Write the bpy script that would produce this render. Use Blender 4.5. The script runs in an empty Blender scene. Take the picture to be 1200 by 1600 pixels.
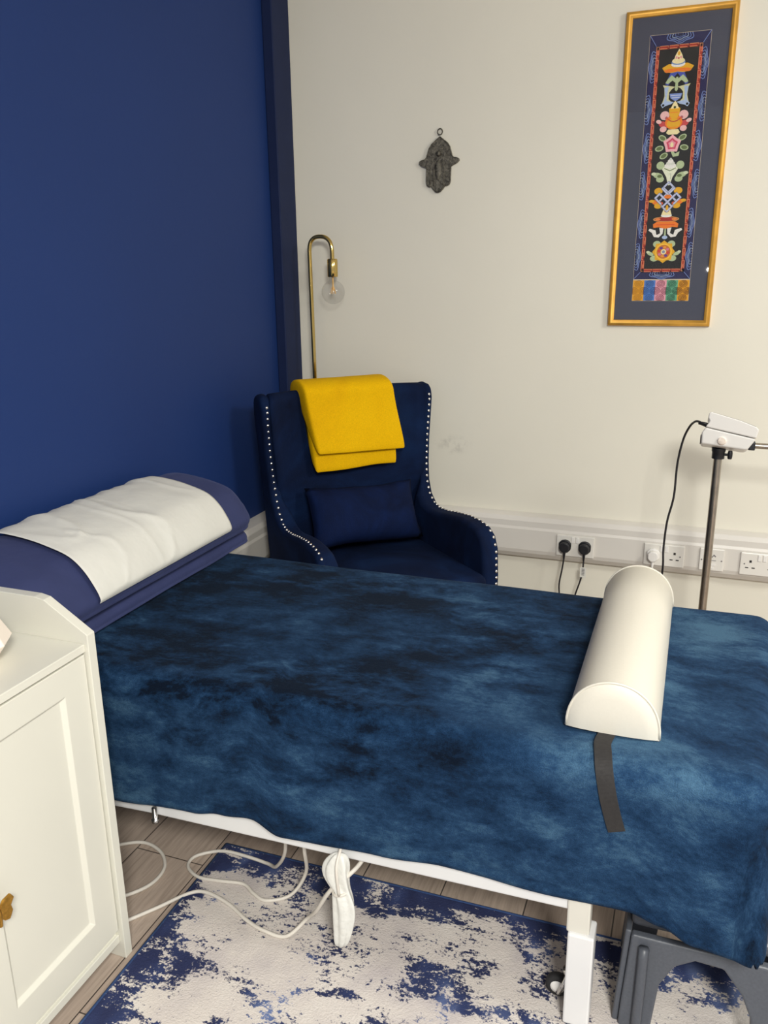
import bpy, bmesh, math, random
from mathutils import Vector, Matrix, noise
random.seed(7)
SC = bpy.context.scene
COL = SC.collection
PI = math.pi

# ------------------------------------------------------------------ camera, light, exposure
def cam_axes(p, y, r):
    cy, sy = math.cos(y), math.sin(y)
    f = Vector((-sy*math.cos(p), cy*math.cos(p), -math.sin(p)))
    right = Vector((cy, sy, 0)); up = right.cross(f)
    return right*math.cos(r)+up*math.sin(r), -right*math.sin(r)+up*math.cos(r), f
A, B, F = cam_axes(0.283562, 0.361330, -0.012331)
cd = bpy.data.cameras.new('camera'); cam = bpy.data.objects.new('camera', cd); COL.objects.link(cam)
cd.sensor_fit = 'HORIZONTAL'; cd.sensor_width = 36.0; cd.lens = 1292.08/1200*36
cd.clip_start = 0.02
cam.matrix_world = Matrix(((A.x, B.x, -F.x, 0), (A.y, B.y, -F.y, -3.2), (A.z, B.z, -F.z, 1.45), (0, 0, 0, 1)))
SC.camera = cam

def area_light(name, loc, target, size, size_y, energy, color):
    l = bpy.data.lights.new(name, 'AREA'); l.shape = 'RECTANGLE'; l.size = size; l.size_y = size_y
    l.energy = energy; l.color = color
    o = bpy.data.objects.new(name, l); COL.objects.link(o); o.location = loc
    d = Vector(target)-Vector(loc)
    o.rotation_euler = d.to_track_quat('-Z', 'Y').to_euler()
    return o
area_light('ceiling_light', (0.75, -4.1, 2.42), (0.42, -3.15, 0.0), 0.6, 0.6, 122, (0.985, 0.97, 0.91))
area_light('ceiling_light', (1.9, -1.9, 2.42), (0.9, -1.3, 0.0), 0.6, 0.6, 44, (0.985, 0.965, 0.89))
bulb = bpy.data.lights.new('added_glint_lamp', 'POINT'); bulb.energy = 1.2; bulb.shadow_soft_size = 0.012; bulb.color = (1, .95, .88)  # unseen lamp, added for the glint in the picture glass
bo = bpy.data.objects.new('added_glint_lamp', bulb); COL.objects.link(bo); bo.location = (0.02, -4.6, 1.43)
W = bpy.data.worlds.new('world'); SC.world = W; W.use_nodes = True
W.node_tree.nodes['Background'].inputs[0].default_value = (1.0, 0.985, 0.965, 1)
W.node_tree.nodes['Background'].inputs[1].default_value = 0.52
SC.view_settings.view_transform = 'Standard'; SC.view_settings.look = 'None'
SC.view_settings.exposure = 0.0; SC.view_settings.gamma = 1.0; SC.view_settings.use_curve_mapping = False

# ------------------------------------------------------------------ materials
def lin(c):
    def f(v):
        v /= 255.0
        return v/12.92 if v <= 0.04045 else ((v+0.055)/1.055)**2.4
    return (f(c[0]), f(c[1]), f(c[2]), 1.0)
class NT:
    def __init__(s, name):
        s.m = bpy.data.materials.new(name); s.m.use_nodes = True
        s.t = s.m.node_tree; s.b = s.t.nodes['Principled BSDF']; s.out = s.t.nodes['Material Output']
    def n(s, kind, **kw):
        nd = s.t.nodes.new(kind)
        for k, v in kw.items():
            if k in nd.inputs: nd.inputs[k].default_value = v
            else: setattr(nd, k, v)
        return nd
    def l(s, a, b): s.t.links.new(a, b)
    def obj(s, scale=(1, 1, 1), rot=(0, 0, 0)):
        tc = s.n('ShaderNodeTexCoord'); mp = s.n('ShaderNodeMapping'); mp.inputs['Scale'].default_value = scale
        mp.inputs['Rotation'].default_value = rot
        s.l(tc.outputs['Object'], mp.inputs['Vector']); return mp.outputs[0]
    def noise(s, vec, scale, detail=3, rough=.5, dist=0.0):
        nd = s.n('ShaderNodeTexNoise'); nd.inputs['Scale'].default_value = scale; nd.inputs['Detail'].default_value = detail
        nd.inputs['Roughness'].default_value = rough; nd.inputs['Distortion'].default_value = dist
        s.l(vec, nd.inputs['Vector']); return nd.outputs['Fac']
    def ramp(s, fac, stops, interp='LINEAR'):
        r = s.n('ShaderNodeValToRGB'); r.color_ramp.interpolation = interp
        e = r.color_ramp.elements
        while len(e) < len(stops): e.new(0.5)
        for i, (p, c) in enumerate(stops):
            e[i].position = p; e[i].color = c if len(c) == 4 else (*c, 1)
        s.l(fac, r.inputs[0]); return r.outputs[0]
    def mix(s, fac, a, b, mode='MIX'):
        m = s.n('ShaderNodeMix'); m.data_type = 'RGBA'; m.blend_type = mode
        for sock, v in ((m.inputs[0], fac), (m.inputs[6], a), (m.inputs[7], b)):
            if hasattr(v, 'links'): s.l(v, sock)
            else: sock.default_value = v
        return m.outputs[2]
    def math(s, op, a, b=0.0, c=0.0):
        m = s.n('ShaderNodeMath'); m.operation = op
        for i, v in enumerate((a, b, c)):
            if hasattr(v, 'links'): s.l(v, m.inputs[i])
            else: m.inputs[i].default_value = v
        return m.outputs[0]
    def bump(s, h, strength=.2, dist=.01):
        b = s.n('ShaderNodeBump'); b.inputs['Strength'].default_value = strength; b.inputs['Distance'].default_value = dist
        s.l(h, b.inputs['Height']); s.l(b.outputs[0], s.b.inputs['Normal'])
    def col(s, v):
        if hasattr(v, 'links'): s.l(v, s.b.inputs['Base Color'])
        else: s.b.inputs['Base Color'].default_value = v
def mat(name, rgb, rough=.5, metal=0.0, nscale=0, bump=0.0, var=0.0, spec=.5, sheen=0.0, sheen_tint=None, coat=0.0, dist=.01):
    t = NT(name); c = lin(rgb); t.b.inputs['Roughness'].default_value = rough; t.b.inputs['Metallic'].default_value = metal
    t.b.inputs['Specular IOR Level'].default_value = spec
    if sheen:
        t.b.inputs['Sheen Weight'].default_value = sheen; t.b.inputs['Sheen Roughness'].default_value = .45
        t.b.inputs['Sheen Tint'].default_value = lin(sheen_tint or rgb)
    if coat: t.b.inputs['Coat Weight'].default_value = coat; t.b.inputs['Coat Roughness'].default_value = .15
    if nscale:
        v = t.noise(t.obj(), nscale, 4)
        if var:
            d = tuple(x*(1-var) for x in c[:3])+(1,); e = tuple(min(1, x*(1+var)) for x in c[:3])+(1,)
            t.col(t.ramp(v, [(.3, d), (.7, e)]))
        else: t.col(c)
        if bump: t.bump(v, bump, dist)
    else: t.col(c)
    return t.m

M = {}
M['white_paint'] = mat('white cabinet paint', (217, 215, 203), .38, nscale=3, var=.015)
M['plastic_white'] = mat('white plastic', (234, 232, 228), .35, nscale=4, var=.02)
M['trunking'] = mat('trunking plastic', (218, 214, 207), .38, nscale=5, var=.02)
M['socket'] = mat('socket plastic', (226, 223, 216), .3, nscale=5, var=.02)
M['dark'] = mat('dark slot', (38, 34, 34), .6, nscale=20, var=.1)
M['grey_mark'] = mat('grey print', (120, 118, 120), .6, nscale=20, var=.1)
M['black_plastic'] = mat('black plastic', (26, 27, 32), .42, nscale=20, var=.1)
M['black_cable'] = mat('black cable', (30, 28, 32), .5, nscale=20, var=.1)
M['white_cable'] = mat('white cable', (214, 208, 198), .5, nscale=20, var=.05)
M['white_metal'] = mat('white powder coat', (222, 222, 222), .35, nscale=9, var=.02)
M['ivory_metal'] = mat('ivory sleeve', (212, 209, 199), .4, nscale=9, var=.03)
M['chrome'] = mat('chrome', (200, 198, 195), .18, 1.0, nscale=30, var=.05)
M['steel'] = mat('brushed steel', (176, 168, 156), .3, 1.0, nscale=40, var=.12)
M['brass'] = mat('polished brass', (206, 178, 108), .14, 1.0, nscale=6, var=.06)
M['gold_knob'] = mat('gold knob', (196, 150, 70), .3, 1.0, nscale=120, var=.25, bump=.3, dist=.002)
M['stud'] = mat('nickel stud', (225, 222, 218), .22, 1.0, nscale=30, var=.05)
M['bag'] = mat('thin white plastic bag', (226, 226, 220), .42, nscale=30, var=.03, bump=.5, dist=.01)
M['ceramic'] = mat('white ceramic', (240, 228, 216), .45, nscale=6, var=.02)
M['grey_stool'] = mat('grey plastic stool', (78, 82, 90), .42, nscale=200, var=.08, bump=.1, dist=.002)
M['rubber'] = mat('black rubber', (32, 32, 34), .7, nscale=60, var=.15)
M['mattress'] = mat('navy vinyl', (32, 38, 66), .5, nscale=30, var=.05)
M['ivory_vinyl'] = mat('ivory vinyl', (217, 212, 199), .42, nscale=180, var=.012, bump=.06, dist=.002)
M['strap'] = mat('black webbing', (38, 36, 36), .75, nscale=150, var=.2, bump=.3, dist=.002)
M['navy_cotton'] = mat('navy cotton', (52, 59, 97), .82, nscale=9, var=.10, bump=.5, dist=.02, spec=.2, sheen=.2, sheen_tint=(140, 150, 200))
M['paper'] = mat('white paper sheet', (216, 215, 208), .8, nscale=7, var=.015, bump=.35, dist=.02, spec=.2)
M['frame_gold'] = mat('gold leaf moulding', (214, 160, 66), .42, .4, nscale=18, var=.14, bump=.12, dist=.002)
M['mount'] = mat('navy mount board', (58, 62, 80), .8, nscale=250, var=.02)
M['blue_trim'] = mat('navy boxing paint', (24, 36, 70), .6, nscale=14, var=.06, bump=.1, spec=.2)
M['filament'] = mat('amber filament', (240, 190, 110), .4, nscale=20, var=.1)
M['rug_binding'] = mat('blue rug binding', (48, 74, 122), .9, nscale=160, var=.2, bump=.4, dist=.003)
M['white_stitch'] = mat('white thread', (214, 210, 205), .8, nscale=60, var=.1)

def glass_mat(name, refl=.9, tint=(1, 1, 1, 1)):
    t = NT(name); t.t.nodes.remove(t.b)
    lw = t.n('ShaderNodeLayerWeight'); lw.inputs[0].default_value = .5
    p4 = t.math('POWER', lw.outputs['Facing'], 4.0); fr_o = t.math('ADD', t.math('MULTIPLY', p4, .55), .045)
    tr = t.n('ShaderNodeBsdfTransparent'); tr.inputs[0].default_value = tint
    gl = t.n('ShaderNodeBsdfGlossy'); gl.inputs['Roughness'].default_value = .02
    mx = t.n('ShaderNodeMixShader'); k = t.math('MULTIPLY', fr_o, refl)
    t.l(k, mx.inputs[0]); t.l(tr.outputs[0], mx.inputs[1]); t.l(gl.outputs[0], mx.inputs[2]); t.l(mx.outputs[0], t.out.inputs[0])
    return t.m
M['glass'] = glass_mat('picture glass', .7)
M['bulb_glass'] = glass_mat('bulb glass', 1.0, (.95, .95, .95, 1))

def wall_mat(name, rgb, bump, scale, scuff=False, rough=.65, spec=.5):
    t = NT(name); t.b.inputs['Specular IOR Level'].default_value = spec; v = t.obj(); c = lin(rgb)
    big = t.noise(v, 1.3, 3); fine = t.noise(v, scale, 4)
    colr = t.ramp(big, [(.3, tuple(x*.97 for x in c[:3])), (.7, tuple(min(1, x*1.03) for x in c[:3]))])
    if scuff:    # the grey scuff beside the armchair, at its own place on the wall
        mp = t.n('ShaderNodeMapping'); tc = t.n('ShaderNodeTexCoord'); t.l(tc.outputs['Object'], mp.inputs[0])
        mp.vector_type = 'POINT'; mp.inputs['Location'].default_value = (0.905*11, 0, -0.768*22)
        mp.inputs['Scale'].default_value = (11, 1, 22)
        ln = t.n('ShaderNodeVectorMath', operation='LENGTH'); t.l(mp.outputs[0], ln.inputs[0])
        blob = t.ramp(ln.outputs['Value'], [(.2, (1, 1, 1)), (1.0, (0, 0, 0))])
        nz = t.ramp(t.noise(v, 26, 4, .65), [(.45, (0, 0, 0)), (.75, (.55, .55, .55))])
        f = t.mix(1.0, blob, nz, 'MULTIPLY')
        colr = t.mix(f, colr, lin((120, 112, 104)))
    t.col(colr); t.b.inputs['Roughness'].default_value = rough; t.bump(fine, bump, .004)
    return t.m
M['wall_white'] = wall_mat('cream wall paint', (228, 224, 210), .07, 60, True)
M['wall_blue'] = wall_mat('royal blue wall paint', (23, 50, 106), .16, 55, False, .6, .3)
M['ceiling'] = wall_mat('ceiling paint', (222, 218, 210), .1, 40)

def velvet(name, base, light, dark, scale, rough=.85, sheen=.5, aniso=(1, 1, 1)):
    t = NT(name); v = t.obj(aniso)
    a = t.noise(v, scale, 4, .6, 1.2); b = t.noise(v, 320, 2)
    c = t.ramp(a, [(.32, lin(dark)), (.52, lin(base)), (.78, lin(light))])
    g = t.ramp(b, [(.3, (.8, .8, .8)), (.7, (1, 1, 1))])
    t.col(t.mix(1.0, c, g, 'MULTIPLY')); t.b.inputs['Roughness'].default_value = rough
    t.b.inputs['Specular IOR Level'].default_value = .15
    t.b.inputs['Sheen Weight'].default_value = sheen; t.b.inputs['Sheen Roughness'].default_value = .4
    t.b.inputs['Sheen Tint'].default_value = lin(light); t.bump(b, .3, .002)
    return t.m
M['chair_velvet'] = velvet('navy chair velvet', (7, 25, 58), (16, 43, 84), (4, 15, 40), 3.2, sheen=.10)
M['cushion_velvet'] = velvet('deep blue cushion velvet', (6, 23, 60), (11, 32, 78), (4, 16, 46), 5, sheen=.10)
M['mustard'] = velvet('mustard fleece', (236, 184, 0), (240, 190, 4), (230, 176, 0), 4, sheen=.0)

def throw_mat():
    t = NT('teal navy brushed plush'); tc = t.n('ShaderNodeTexCoord')
    def mp(scale, loc=(0, 0, 0)):
        m = t.n('ShaderNodeMapping'); m.inputs['Scale'].default_value = scale; m.inputs['Location'].default_value = loc
        t.l(tc.outputs['UV'], m.inputs[0]); return m.outputs[0]
    big = t.noise(mp((1.0, 1.15, 1), (3.1, 1.2, 0)), 2.6, 3, .55, .3)
    mid = t.noise(mp((1.0, 1.5, 1), (0, 2, 0)), 8.5, 6, .68, .2)
    spk = t.noise(mp((1, 1.25, 1)), 70, 4, .75, .1)
    f = t.math('ADD', t.math('MULTIPLY', big, .50), t.math('MULTIPLY', mid, .50))
    f = t.math('ADD', f, t.math('MULTIPLY', t.math('SUBTRACT', spk, .5), .22))
    def patch(u, v, ru, rv, amt):                # one ragged patch: brushed nap, with sheen and shade painted in
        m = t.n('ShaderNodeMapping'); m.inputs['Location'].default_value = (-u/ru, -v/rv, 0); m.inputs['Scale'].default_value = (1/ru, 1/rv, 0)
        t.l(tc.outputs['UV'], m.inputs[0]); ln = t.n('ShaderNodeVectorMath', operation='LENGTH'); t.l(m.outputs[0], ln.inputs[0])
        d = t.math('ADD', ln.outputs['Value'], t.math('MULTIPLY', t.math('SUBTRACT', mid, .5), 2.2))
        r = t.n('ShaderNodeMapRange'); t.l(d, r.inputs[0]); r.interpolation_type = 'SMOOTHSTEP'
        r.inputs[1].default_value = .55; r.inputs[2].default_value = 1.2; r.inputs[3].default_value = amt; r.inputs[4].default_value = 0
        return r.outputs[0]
    for q in ((.46, .80, .66, .42, -.072), (1.45, .95, .25, .35, .03), (1.05, .62, .16, .22, .055), (.20, 1.15, .12, .10, .09), (.72, .90, .12, .06, .06), (.62, .30, .26, .16, -.06), (1.40, .38, .34, .10, .05)):  # first, widest patch paints the darker shading of the throw's top
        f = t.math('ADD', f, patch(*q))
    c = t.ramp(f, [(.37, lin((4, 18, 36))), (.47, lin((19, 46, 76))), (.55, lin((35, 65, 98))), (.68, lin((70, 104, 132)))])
    fine = t.noise(mp((1, 1, 1)), 420, 2)
    g = t.ramp(fine, [(.3, (.70, .70, .70)), (.7, (1.08, 1.08, 1.08))])
    t.col(t.mix(1.0, c, g, 'MULTIPLY')); t.b.inputs['Roughness'].default_value = .9
    t.b.inputs['Specular IOR Level'].default_value = .12
    t.b.inputs['Sheen Weight'].default_value = .06; t.b.inputs['Sheen Roughness'].default_value = .5
    t.b.inputs['Sheen Tint'].default_value = lin((110, 140, 175))
    h = t.math('ADD', fine, t.math('MULTIPLY', spk, .8)); t.bump(h, .5, .004)
    return t.m
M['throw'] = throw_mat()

def floor_mat():
    t = NT('grey brown laminate planks'); v = t.obj((1, 1, 1), (0, 0, PI/2))
    v.node.inputs['Location'].default_value = (.33, .07, 0)
    br = t.n('ShaderNodeTexBrick'); t.l(v, br.inputs['Vector'])
    br.offset = .37; br.inputs['Scale'].default_value = 1.0; br.inputs['Brick Width'].default_value = 1.25; br.inputs['Row Height'].default_value = .2
    br.inputs['Mortar Size'].default_value = .0016; br.inputs['Mortar Smooth'].default_value = .1; br.inputs['Bias'].default_value = 0
    br.inputs['Color1'].default_value = (.0, .0, .0, 1); br.inputs['Color2'].default_value = (1, 1, 1, 1); br.inputs['Mortar'].default_value = (.5, .5, .5, 1)
    plank = t.ramp(br.outputs['Color'], [(.0, lin((172, 155, 142))), (1.0, lin((194, 178, 163)))])
    grain = t.noise(t.obj((14, 1.1, 1)), 4, 6, .62, 1.3)
    fine = t.noise(t.obj((70, 2.5, 1)), 4, 4, .6)
    g = t.ramp(grain, [(.3, (.74, .73, .72)), (.55, (1, 1, 1)), (.75, (1.1, 1.09, 1.08))])
    c = t.mix(1.0, plank, g, 'MULTIPLY')
    c = t.mix(1.0, c, t.ramp(fine, [(.3, (.88, .87, .87)), (.7, (1.04, 1.04, 1.04))]), 'MULTIPLY')
    c = t.mix(br.outputs['Fac'], c, lin((66, 58, 54)))
    t.col(c); t.b.inputs['Roughness'].default_value = .48; t.bump(fine, .08, .003)
    return t.m
M['floor'] = floor_mat()

RUG_W, RUG_L = 1.72, 2.4
def rug_mat():
    t = NT('distressed blue and cream rug'); tc = t.n('ShaderNodeTexCoord')
    sp = t.n('ShaderNodeSeparateXYZ'); t.l(tc.outputs['Object'], sp.inputs[0])
    v = t.obj(); vs = t.obj((1.0, 1.7, 1)); vl = t.obj((2.0, 1.0, 1))
    big = t.noise(vs, 6.0, 2, .5, .6); mid = t.noise(vs, 17, 4, .65, .8); pix = t.noise(v, 150, 2, .7); pix2 = t.noise(vs, 62, 3, .75)
    dens = t.math('ADD', t.math('MULTIPLY', big, .60), t.math('MULTIPLY', mid, .40))
    # border band: distance from the four edges
    x, y = sp.outputs[0], sp.outputs[1]
    ex = t.math('MINIMUM', t.math('ADD', x, RUG_W/2), t.math('SUBTRACT', RUG_W/2, x))
    ey = t.math('MINIMUM', t.math('ADD', y, RUG_L/2), t.math('SUBTRACT', RUG_L/2, y))
    e = t.math('MINIMUM', ex, ey)
    band = t.n('ShaderNodeMapRange'); t.l(e, band.inputs[0])
    band.inputs[1].default_value = .045; band.inputs[2].default_value = .10; band.inputs[3].default_value = .085; band.inputs[4].default_value = 0
    edge = t.n('ShaderNodeMapRange'); t.l(e, edge.inputs[0])
    edge.inputs[1].default_value = .0; edge.inputs[2].default_value = .05; edge.inputs[3].default_value = .03; edge.inputs[4].default_value = 0
    f = t.math('ADD', t.math('ADD', dens, band.outputs[0]), edge.outputs[0])
    f = t.math('ADD', f, t.math('MULTIPLY', t.math('SUBTRACT', pix2, .5), .36))
    f = t.math('ADD', f, t.math('MULTIPLY', t.math('SUBTRACT', pix, .5), .28))
    navy = t.ramp(f, [(.52, (0, 0, 0)), (.57, (1, 1, 1))])
    cream = t.ramp(t.noise(v, 5, 3, .6), [(.3, lin((186, 178, 178))), (.5, lin((208, 200, 194))), (.7, lin((214, 208, 202)))])
    blue = t.ramp(t.noise(vl, 4.2, 2), [(.45, lin((46, 52, 84))), (.56, lin((54, 64, 102))), (.70, lin((104, 120, 162)))])
    c = t.mix(navy, cream, blue)
    t.col(c); t.b.inputs['Roughness'].default_value = .95; t.b.inputs['Specular IOR Level'].default_value = .1
    t.bump(t.math('ADD', pix, t.noise(v, 300, 2)), .35, .004)
    return t.m
M['rug'] = rug_mat()

def hamsa_mat():
    t = NT('aged dark pewter'); v = t.obj()
    n1 = t.noise(v, 90, 4, .7, .6); n2 = t.noise(v, 40, 3, .6)
    t.col(t.ramp(n1, [(.35, lin((66, 62, 56))), (.55, lin((104, 100, 90))), (.75, lin((140, 134, 120)))]))
    t.b.inputs['Roughness'].default_value = .55; t.b.inputs['Metallic'].default_value = .45
    t.bump(t.math('ADD', n1, n2), .8, .003); return t.m
M['pewter'] = hamsa_mat()

# ------------------------------------------------------------------ mesh helpers
def link(name, me, m, parent=None, smooth=False):
    o = bpy.data.objects.new(name, me); COL.objects.link(o)
    for mm in (m if isinstance(m, (list, tuple)) else [m]): me.materials.append(mm)
    if parent is not None: o.parent = parent
    if smooth:
        for p in me.polygons: p.use_smooth = True
    return o
def obj(name, bm, m, parent=None, smooth=False, bevel=0, seg=2, subsurf=0, auto=None):
    bmesh.ops.recalc_face_normals(bm, faces=bm.faces)
    me = bpy.data.meshes.new(name); bm.to_mesh(me); bm.free()
    o = link(name, me, m, parent, smooth or auto is not None)
    if auto is not None:
        for e in []: pass
        me.set_sharp_from_angle(angle=math.radians(auto))
    if bevel:
        b = o.modifiers.new('bevel', 'BEVEL'); b.width = bevel; b.segments = seg; b.limit_method = 'ANGLE'; b.angle_limit = math.radians(35)
    if subsurf:
        s = o.modifiers.new('sub', 'SUBSURF'); s.levels = subsurf; s.render_levels = subsurf
    return o
def tag(o, label, cat, group=None):
    o['label'] = label; o['category'] = cat
    if group: o['group'] = group
    return o
def thing(name, label, cat, loc=(0, 0, 0), rz=0, group=None):
    o = bpy.data.objects.new(name, None); COL.objects.link(o); o.location = loc; o.rotation_euler = (0, 0, rz)
    o.empty_display_size = .05
    return tag(o, label, cat, group)
def struct(o): o['kind'] = 'structure'; return o
def box(bm, x0, x1, y0, y1, z0, z1):
    vs = [bm.verts.new((x, y, z)) for z in (z0, z1) for x, y in ((x0, y0), (x1, y0), (x1, y1), (x0, y1))]
    for f in ((3, 2, 1, 0), (4, 5, 6, 7), (0, 1, 5, 4), (1, 2, 6, 5), (2, 3, 7, 6), (3, 0, 4, 7)): bm.faces.new([vs[i] for i in f])
    return vs
def prism(bm, pts, fn, d0, d1):
    """extrude a 2D outline; fn(a, b, d) gives the 3D point"""
    n = len(pts); v0 = [bm.verts.new(fn(a, b, d0)) for a, b in pts]; v1 = [bm.verts.new(fn(a, b, d1)) for a, b in pts]
    bm.faces.new(v0[::-1]); bm.faces.new(v1)
    for i in range(n): bm.faces.new((v0[i], v0[(i+1) % n], v1[(i+1) % n], v1[i]))
def catmull(pts, k=8, closed=False):
    P = [Vector(p) for p in pts]; n = len(P); out = []
    rng = n if closed else n-1
    for i in range(rng):
        if closed: p0, p1, p2, p3 = P[(i-1) % n], P[i], P[(i+1) % n], P[(i+2) % n]
        else: p0, p1, p2, p3 = P[max(i-1, 0)], P[i], P[i+1], P[min(i+2, n-1)]
        for j in range(k):
            t = j/k
            out.append(0.5*((2*p1)+(p2-p0)*t+(2*p0-5*p1+4*p2-p3)*t*t+(3*p1-p0-3*p2+p3)*t**3))
    if not closed: out.append(P[-1])
    return out
def tube(bm, pts, r, n=10, smooth=0, rad=None, closed=False):
    P = catmull(pts, smooth, closed) if smooth else [Vector(p) for p in pts]
    rings = []; up = None; m = len(P)
    for i, p in enumerate(P):
        if closed: d = P[(i+1) % m]-P[i-1]
        else: d = P[min(i+1, m-1)]-P[max(i-1, 0)]
        d.normalize()
        if up is None:
            up = Vector((0, 0, 1)) if abs(d.z) < .9 else Vector((1, 0, 0))
        s = d.cross(up).normalized(); up = s.cross(d).normalized()
        rr = rad(i/(m-1)) if rad else r
        rings.append([bm.verts.new(p+(s*math.cos(2*PI*k/n)+up*math.sin(2*PI*k/n))*rr) for k in range(n)])
    for i in range(m if closed else m-1):
        a, b = rings[i], rings[(i+1) % m]
        for k in range(n): bm.faces.new((a[k], a[(k+1) % n], b[(k+1) % n], b[k]))
    if not closed: bm.faces.new(rings[0][::-1]); bm.faces.new(rings[-1])
def lathe(bm, prof, c, axis='z', n=24):
    c = Vector(c); rings = []
    for r, h in prof:
        ring = []
        for k in range(n):
            a = 2*PI*k/n; x, y = r*math.cos(a), r*math.sin(a)
            v = {'z': (x, y, h), 'y': (x, h, y), 'x': (h, x, y)}[axis]
            ring.append(bm.verts.new(c+Vector(v)))
        rings.append(ring)
    for a, b in zip(rings, rings[1:]):
        for k in range(n): bm.faces.new((a[k], a[(k+1) % n], b[(k+1) % n], b[k]))
    if prof[0][0] > 1e-6: bm.faces.new(rings[0][::-1])
    if prof[-1][0] > 1e-6: bm.faces.new(rings[-1])
    bmesh.ops.remove_doubles(bm, verts=bm.verts, dist=1e-6)
def grid(bm, fn, nu, nv, uvfn=None):
    uv = bm.loops.layers.uv.new('UVMap') if uvfn else None
    V = [[bm.verts.new(fn(i/nu, j/nv)) for j in range(nv+1)] for i in range(nu+1)]
    for i in range(nu):
        for j in range(nv):
            f = bm.faces.new((V[i][j], V[i+1][j], V[i+1][j+1], V[i][j+1]))
            if uv:
                for lp, (a, b) in zip(f.loops, ((i, j), (i+1, j), (i+1, j+1), (i, j+1))): lp[uv].uv = uvfn(a/nu, b/nv)
    return V
def loft(bm, rings, cap=True):
    R = [[bm.verts.new(p) for p in r] for r in rings]; n = len(R[0])
    for a, b in zip(R, R[1:]):
        for k in range(n): bm.faces.new((a[k], a[(k+1) % n], b[(k+1) % n], b[k]))
    if cap: bm.faces.new(R[0][::-1]); bm.faces.new(R[-1])
def BM(): return bmesh.new()
def smoothstep(a, b, x):
    t = max(0, min(1, (x-a)/(b-a))); return t*t*(3-2*t)
def lerp_tab(tab, x):
    if x <= tab[0][0]: return tab[0][1]
    for (a, p), (b, q) in zip(tab, tab[1:]):
        if x <= b:
            t = (x-a)/(b-a); t = t*t*(3-2*t); return p+(q-p)*t
    return tab[-1][1]

# ------------------------------------------------------------------ the room
bm = BM(); box(bm, -1.80, 2.3, -5.0, .15, -.1, 0); struct(obj('floor', bm, M['floor']))
bm = BM(); box(bm, -1.80, 2.3, 0, .15, 0, 2.75); struct(obj('wall_back', bm, M['wall_white']))
bm = BM(); box(bm, -1.80, -1.615, -5.0, 0, 0, 2.75); struct(obj('wall_left', bm, M['wall_blue']))
bm = BM(); box(bm, -1.80, 2.3, -5.0, .15, 2.75, 2.85); struct(obj('ceiling', bm, M['ceiling']))
# navy boxing in the corner, its painted edge a little uneven
bm = BM()
box(bm, -1.615, -1.572, -.14, 0, 0, 2.75)
o = obj('trim_1', bm, M['blue_trim'], bevel=.004); struct(o)
# white dado trunking along both walls: sloped lid top, flat face, returned bottom
def trunk_prof(d): return [(0, .325), (d*.55, .33), (d*.9, .352), (d, .368), (d, .452), (d*.92, .462), (d*.92, .485), (d*.75, .502), (d*.3, .508), (0, .510)]
bm = BM(); prism(bm, [(-a, b) for a, b in trunk_prof(.055)], lambda a, b, d: (d, a, b), -1.615, 2.3); struct(obj('trim_2', bm, M['trunking'], bevel=.002))
bm = BM(); prism(bm, trunk_prof(.075), lambda a, b, d: (-1.615+a, d, b), -4.9, -.06); struct(obj('trim_3', bm, M['trunking'], bevel=.002))

# ------------------------------------------------------------------ sockets and plugs on the back trunking
YF = -.055
def pin_holes(bm, x, z):
    box(bm, x-.004, x+.004, YF-.0096, YF-.0090, z+.010, z+.019)
    for s in (-1, 1): box(bm, x+s*.011-.0055, x+s*.011+.0055, YF-.0096, YF-.0090, z-.012, z-.008)
def double_socket(x, label, holes):
    t = thing('double_socket', label, 'wall socket', (x, YF, .404), 0, 'double sockets on the white trunking')
    def loc(bm): bmesh.ops.translate(bm, verts=bm.verts, vec=(-x, -YF, -.404)); return bm
    b = BM(); box(b, x-.073, x+.073, YF-.009, YF, .361, .447); obj('face_plate', loc(b), M['socket'], t, bevel=.003)
    for s in (-1, 1):
        b = BM(); box(b, x+s*.0085-.006, x+s*.0085+.006, YF-.0125, YF-.0085, .418, .442); obj('rocker_switch', loc(b), M['plastic_white'], t, bevel=.0015)
        b = BM(); lathe(b, [(0, -.0004), (.0028, -.0002), (.003, .0012)], (x+s*.058, YF-.0096, .404), 'y', 10); obj('screw', loc(b), M['grey_mark'], t)
    for s in holes:
        b = BM(); pin_holes(b, x+s*.038, .400); obj('pin_holes', loc(b), M['dark'], t)
    return t
double_socket(-.387, 'double wall socket holding the two black plugs', ())
double_socket(-.056, 'double wall socket with one white plug in its left side', (1,))
double_socket(.283, 'empty double wall socket at the right edge, right of the steel pole', (-1, 1))
t = thing('data_socket', 'narrow white telephone and data outlet just right of the steel pole', 'wall socket', (.112, YF, .406))
def loc(bm, o): bmesh.ops.translate(bm, verts=bm.verts, vec=-o.location); return bm
b = BM(); box(b, .070, .155, YF-.009, YF, .363, .449); obj('face_plate', loc(b, t), M['socket'], t, bevel=.003)
b = BM(); box(b, .105, .127, YF-.0115, YF-.0088, .384, .392); box(b, .110, .122, YF-.0112, YF-.0088, .372, .380); obj('port_cover', loc(b, t), M['plastic_white'], t)
b = BM()
prism(b, [(.104, .418), (.109, .428), (.114, .419), (.119, .428), (.127, .421), (.125, .417), (.119, .422), (.114, .414), (.109, .421)], lambda a, c, d: (a, d, c), YF-.0098, YF-.0088)
box(b, .105, .128, YF-.0098, YF-.0088, .403, .405); obj('printed_mark', loc(b, t), M['grey_mark'], t)
for x in (.078, .147):
    b = BM(); lathe(b, [(0, -.0004), (.0028, -.0002), (.003, .0012)], (x, YF-.0096, .404), 'y', 10); obj('screw', loc(b, t), M['grey_mark'], t)

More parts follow.
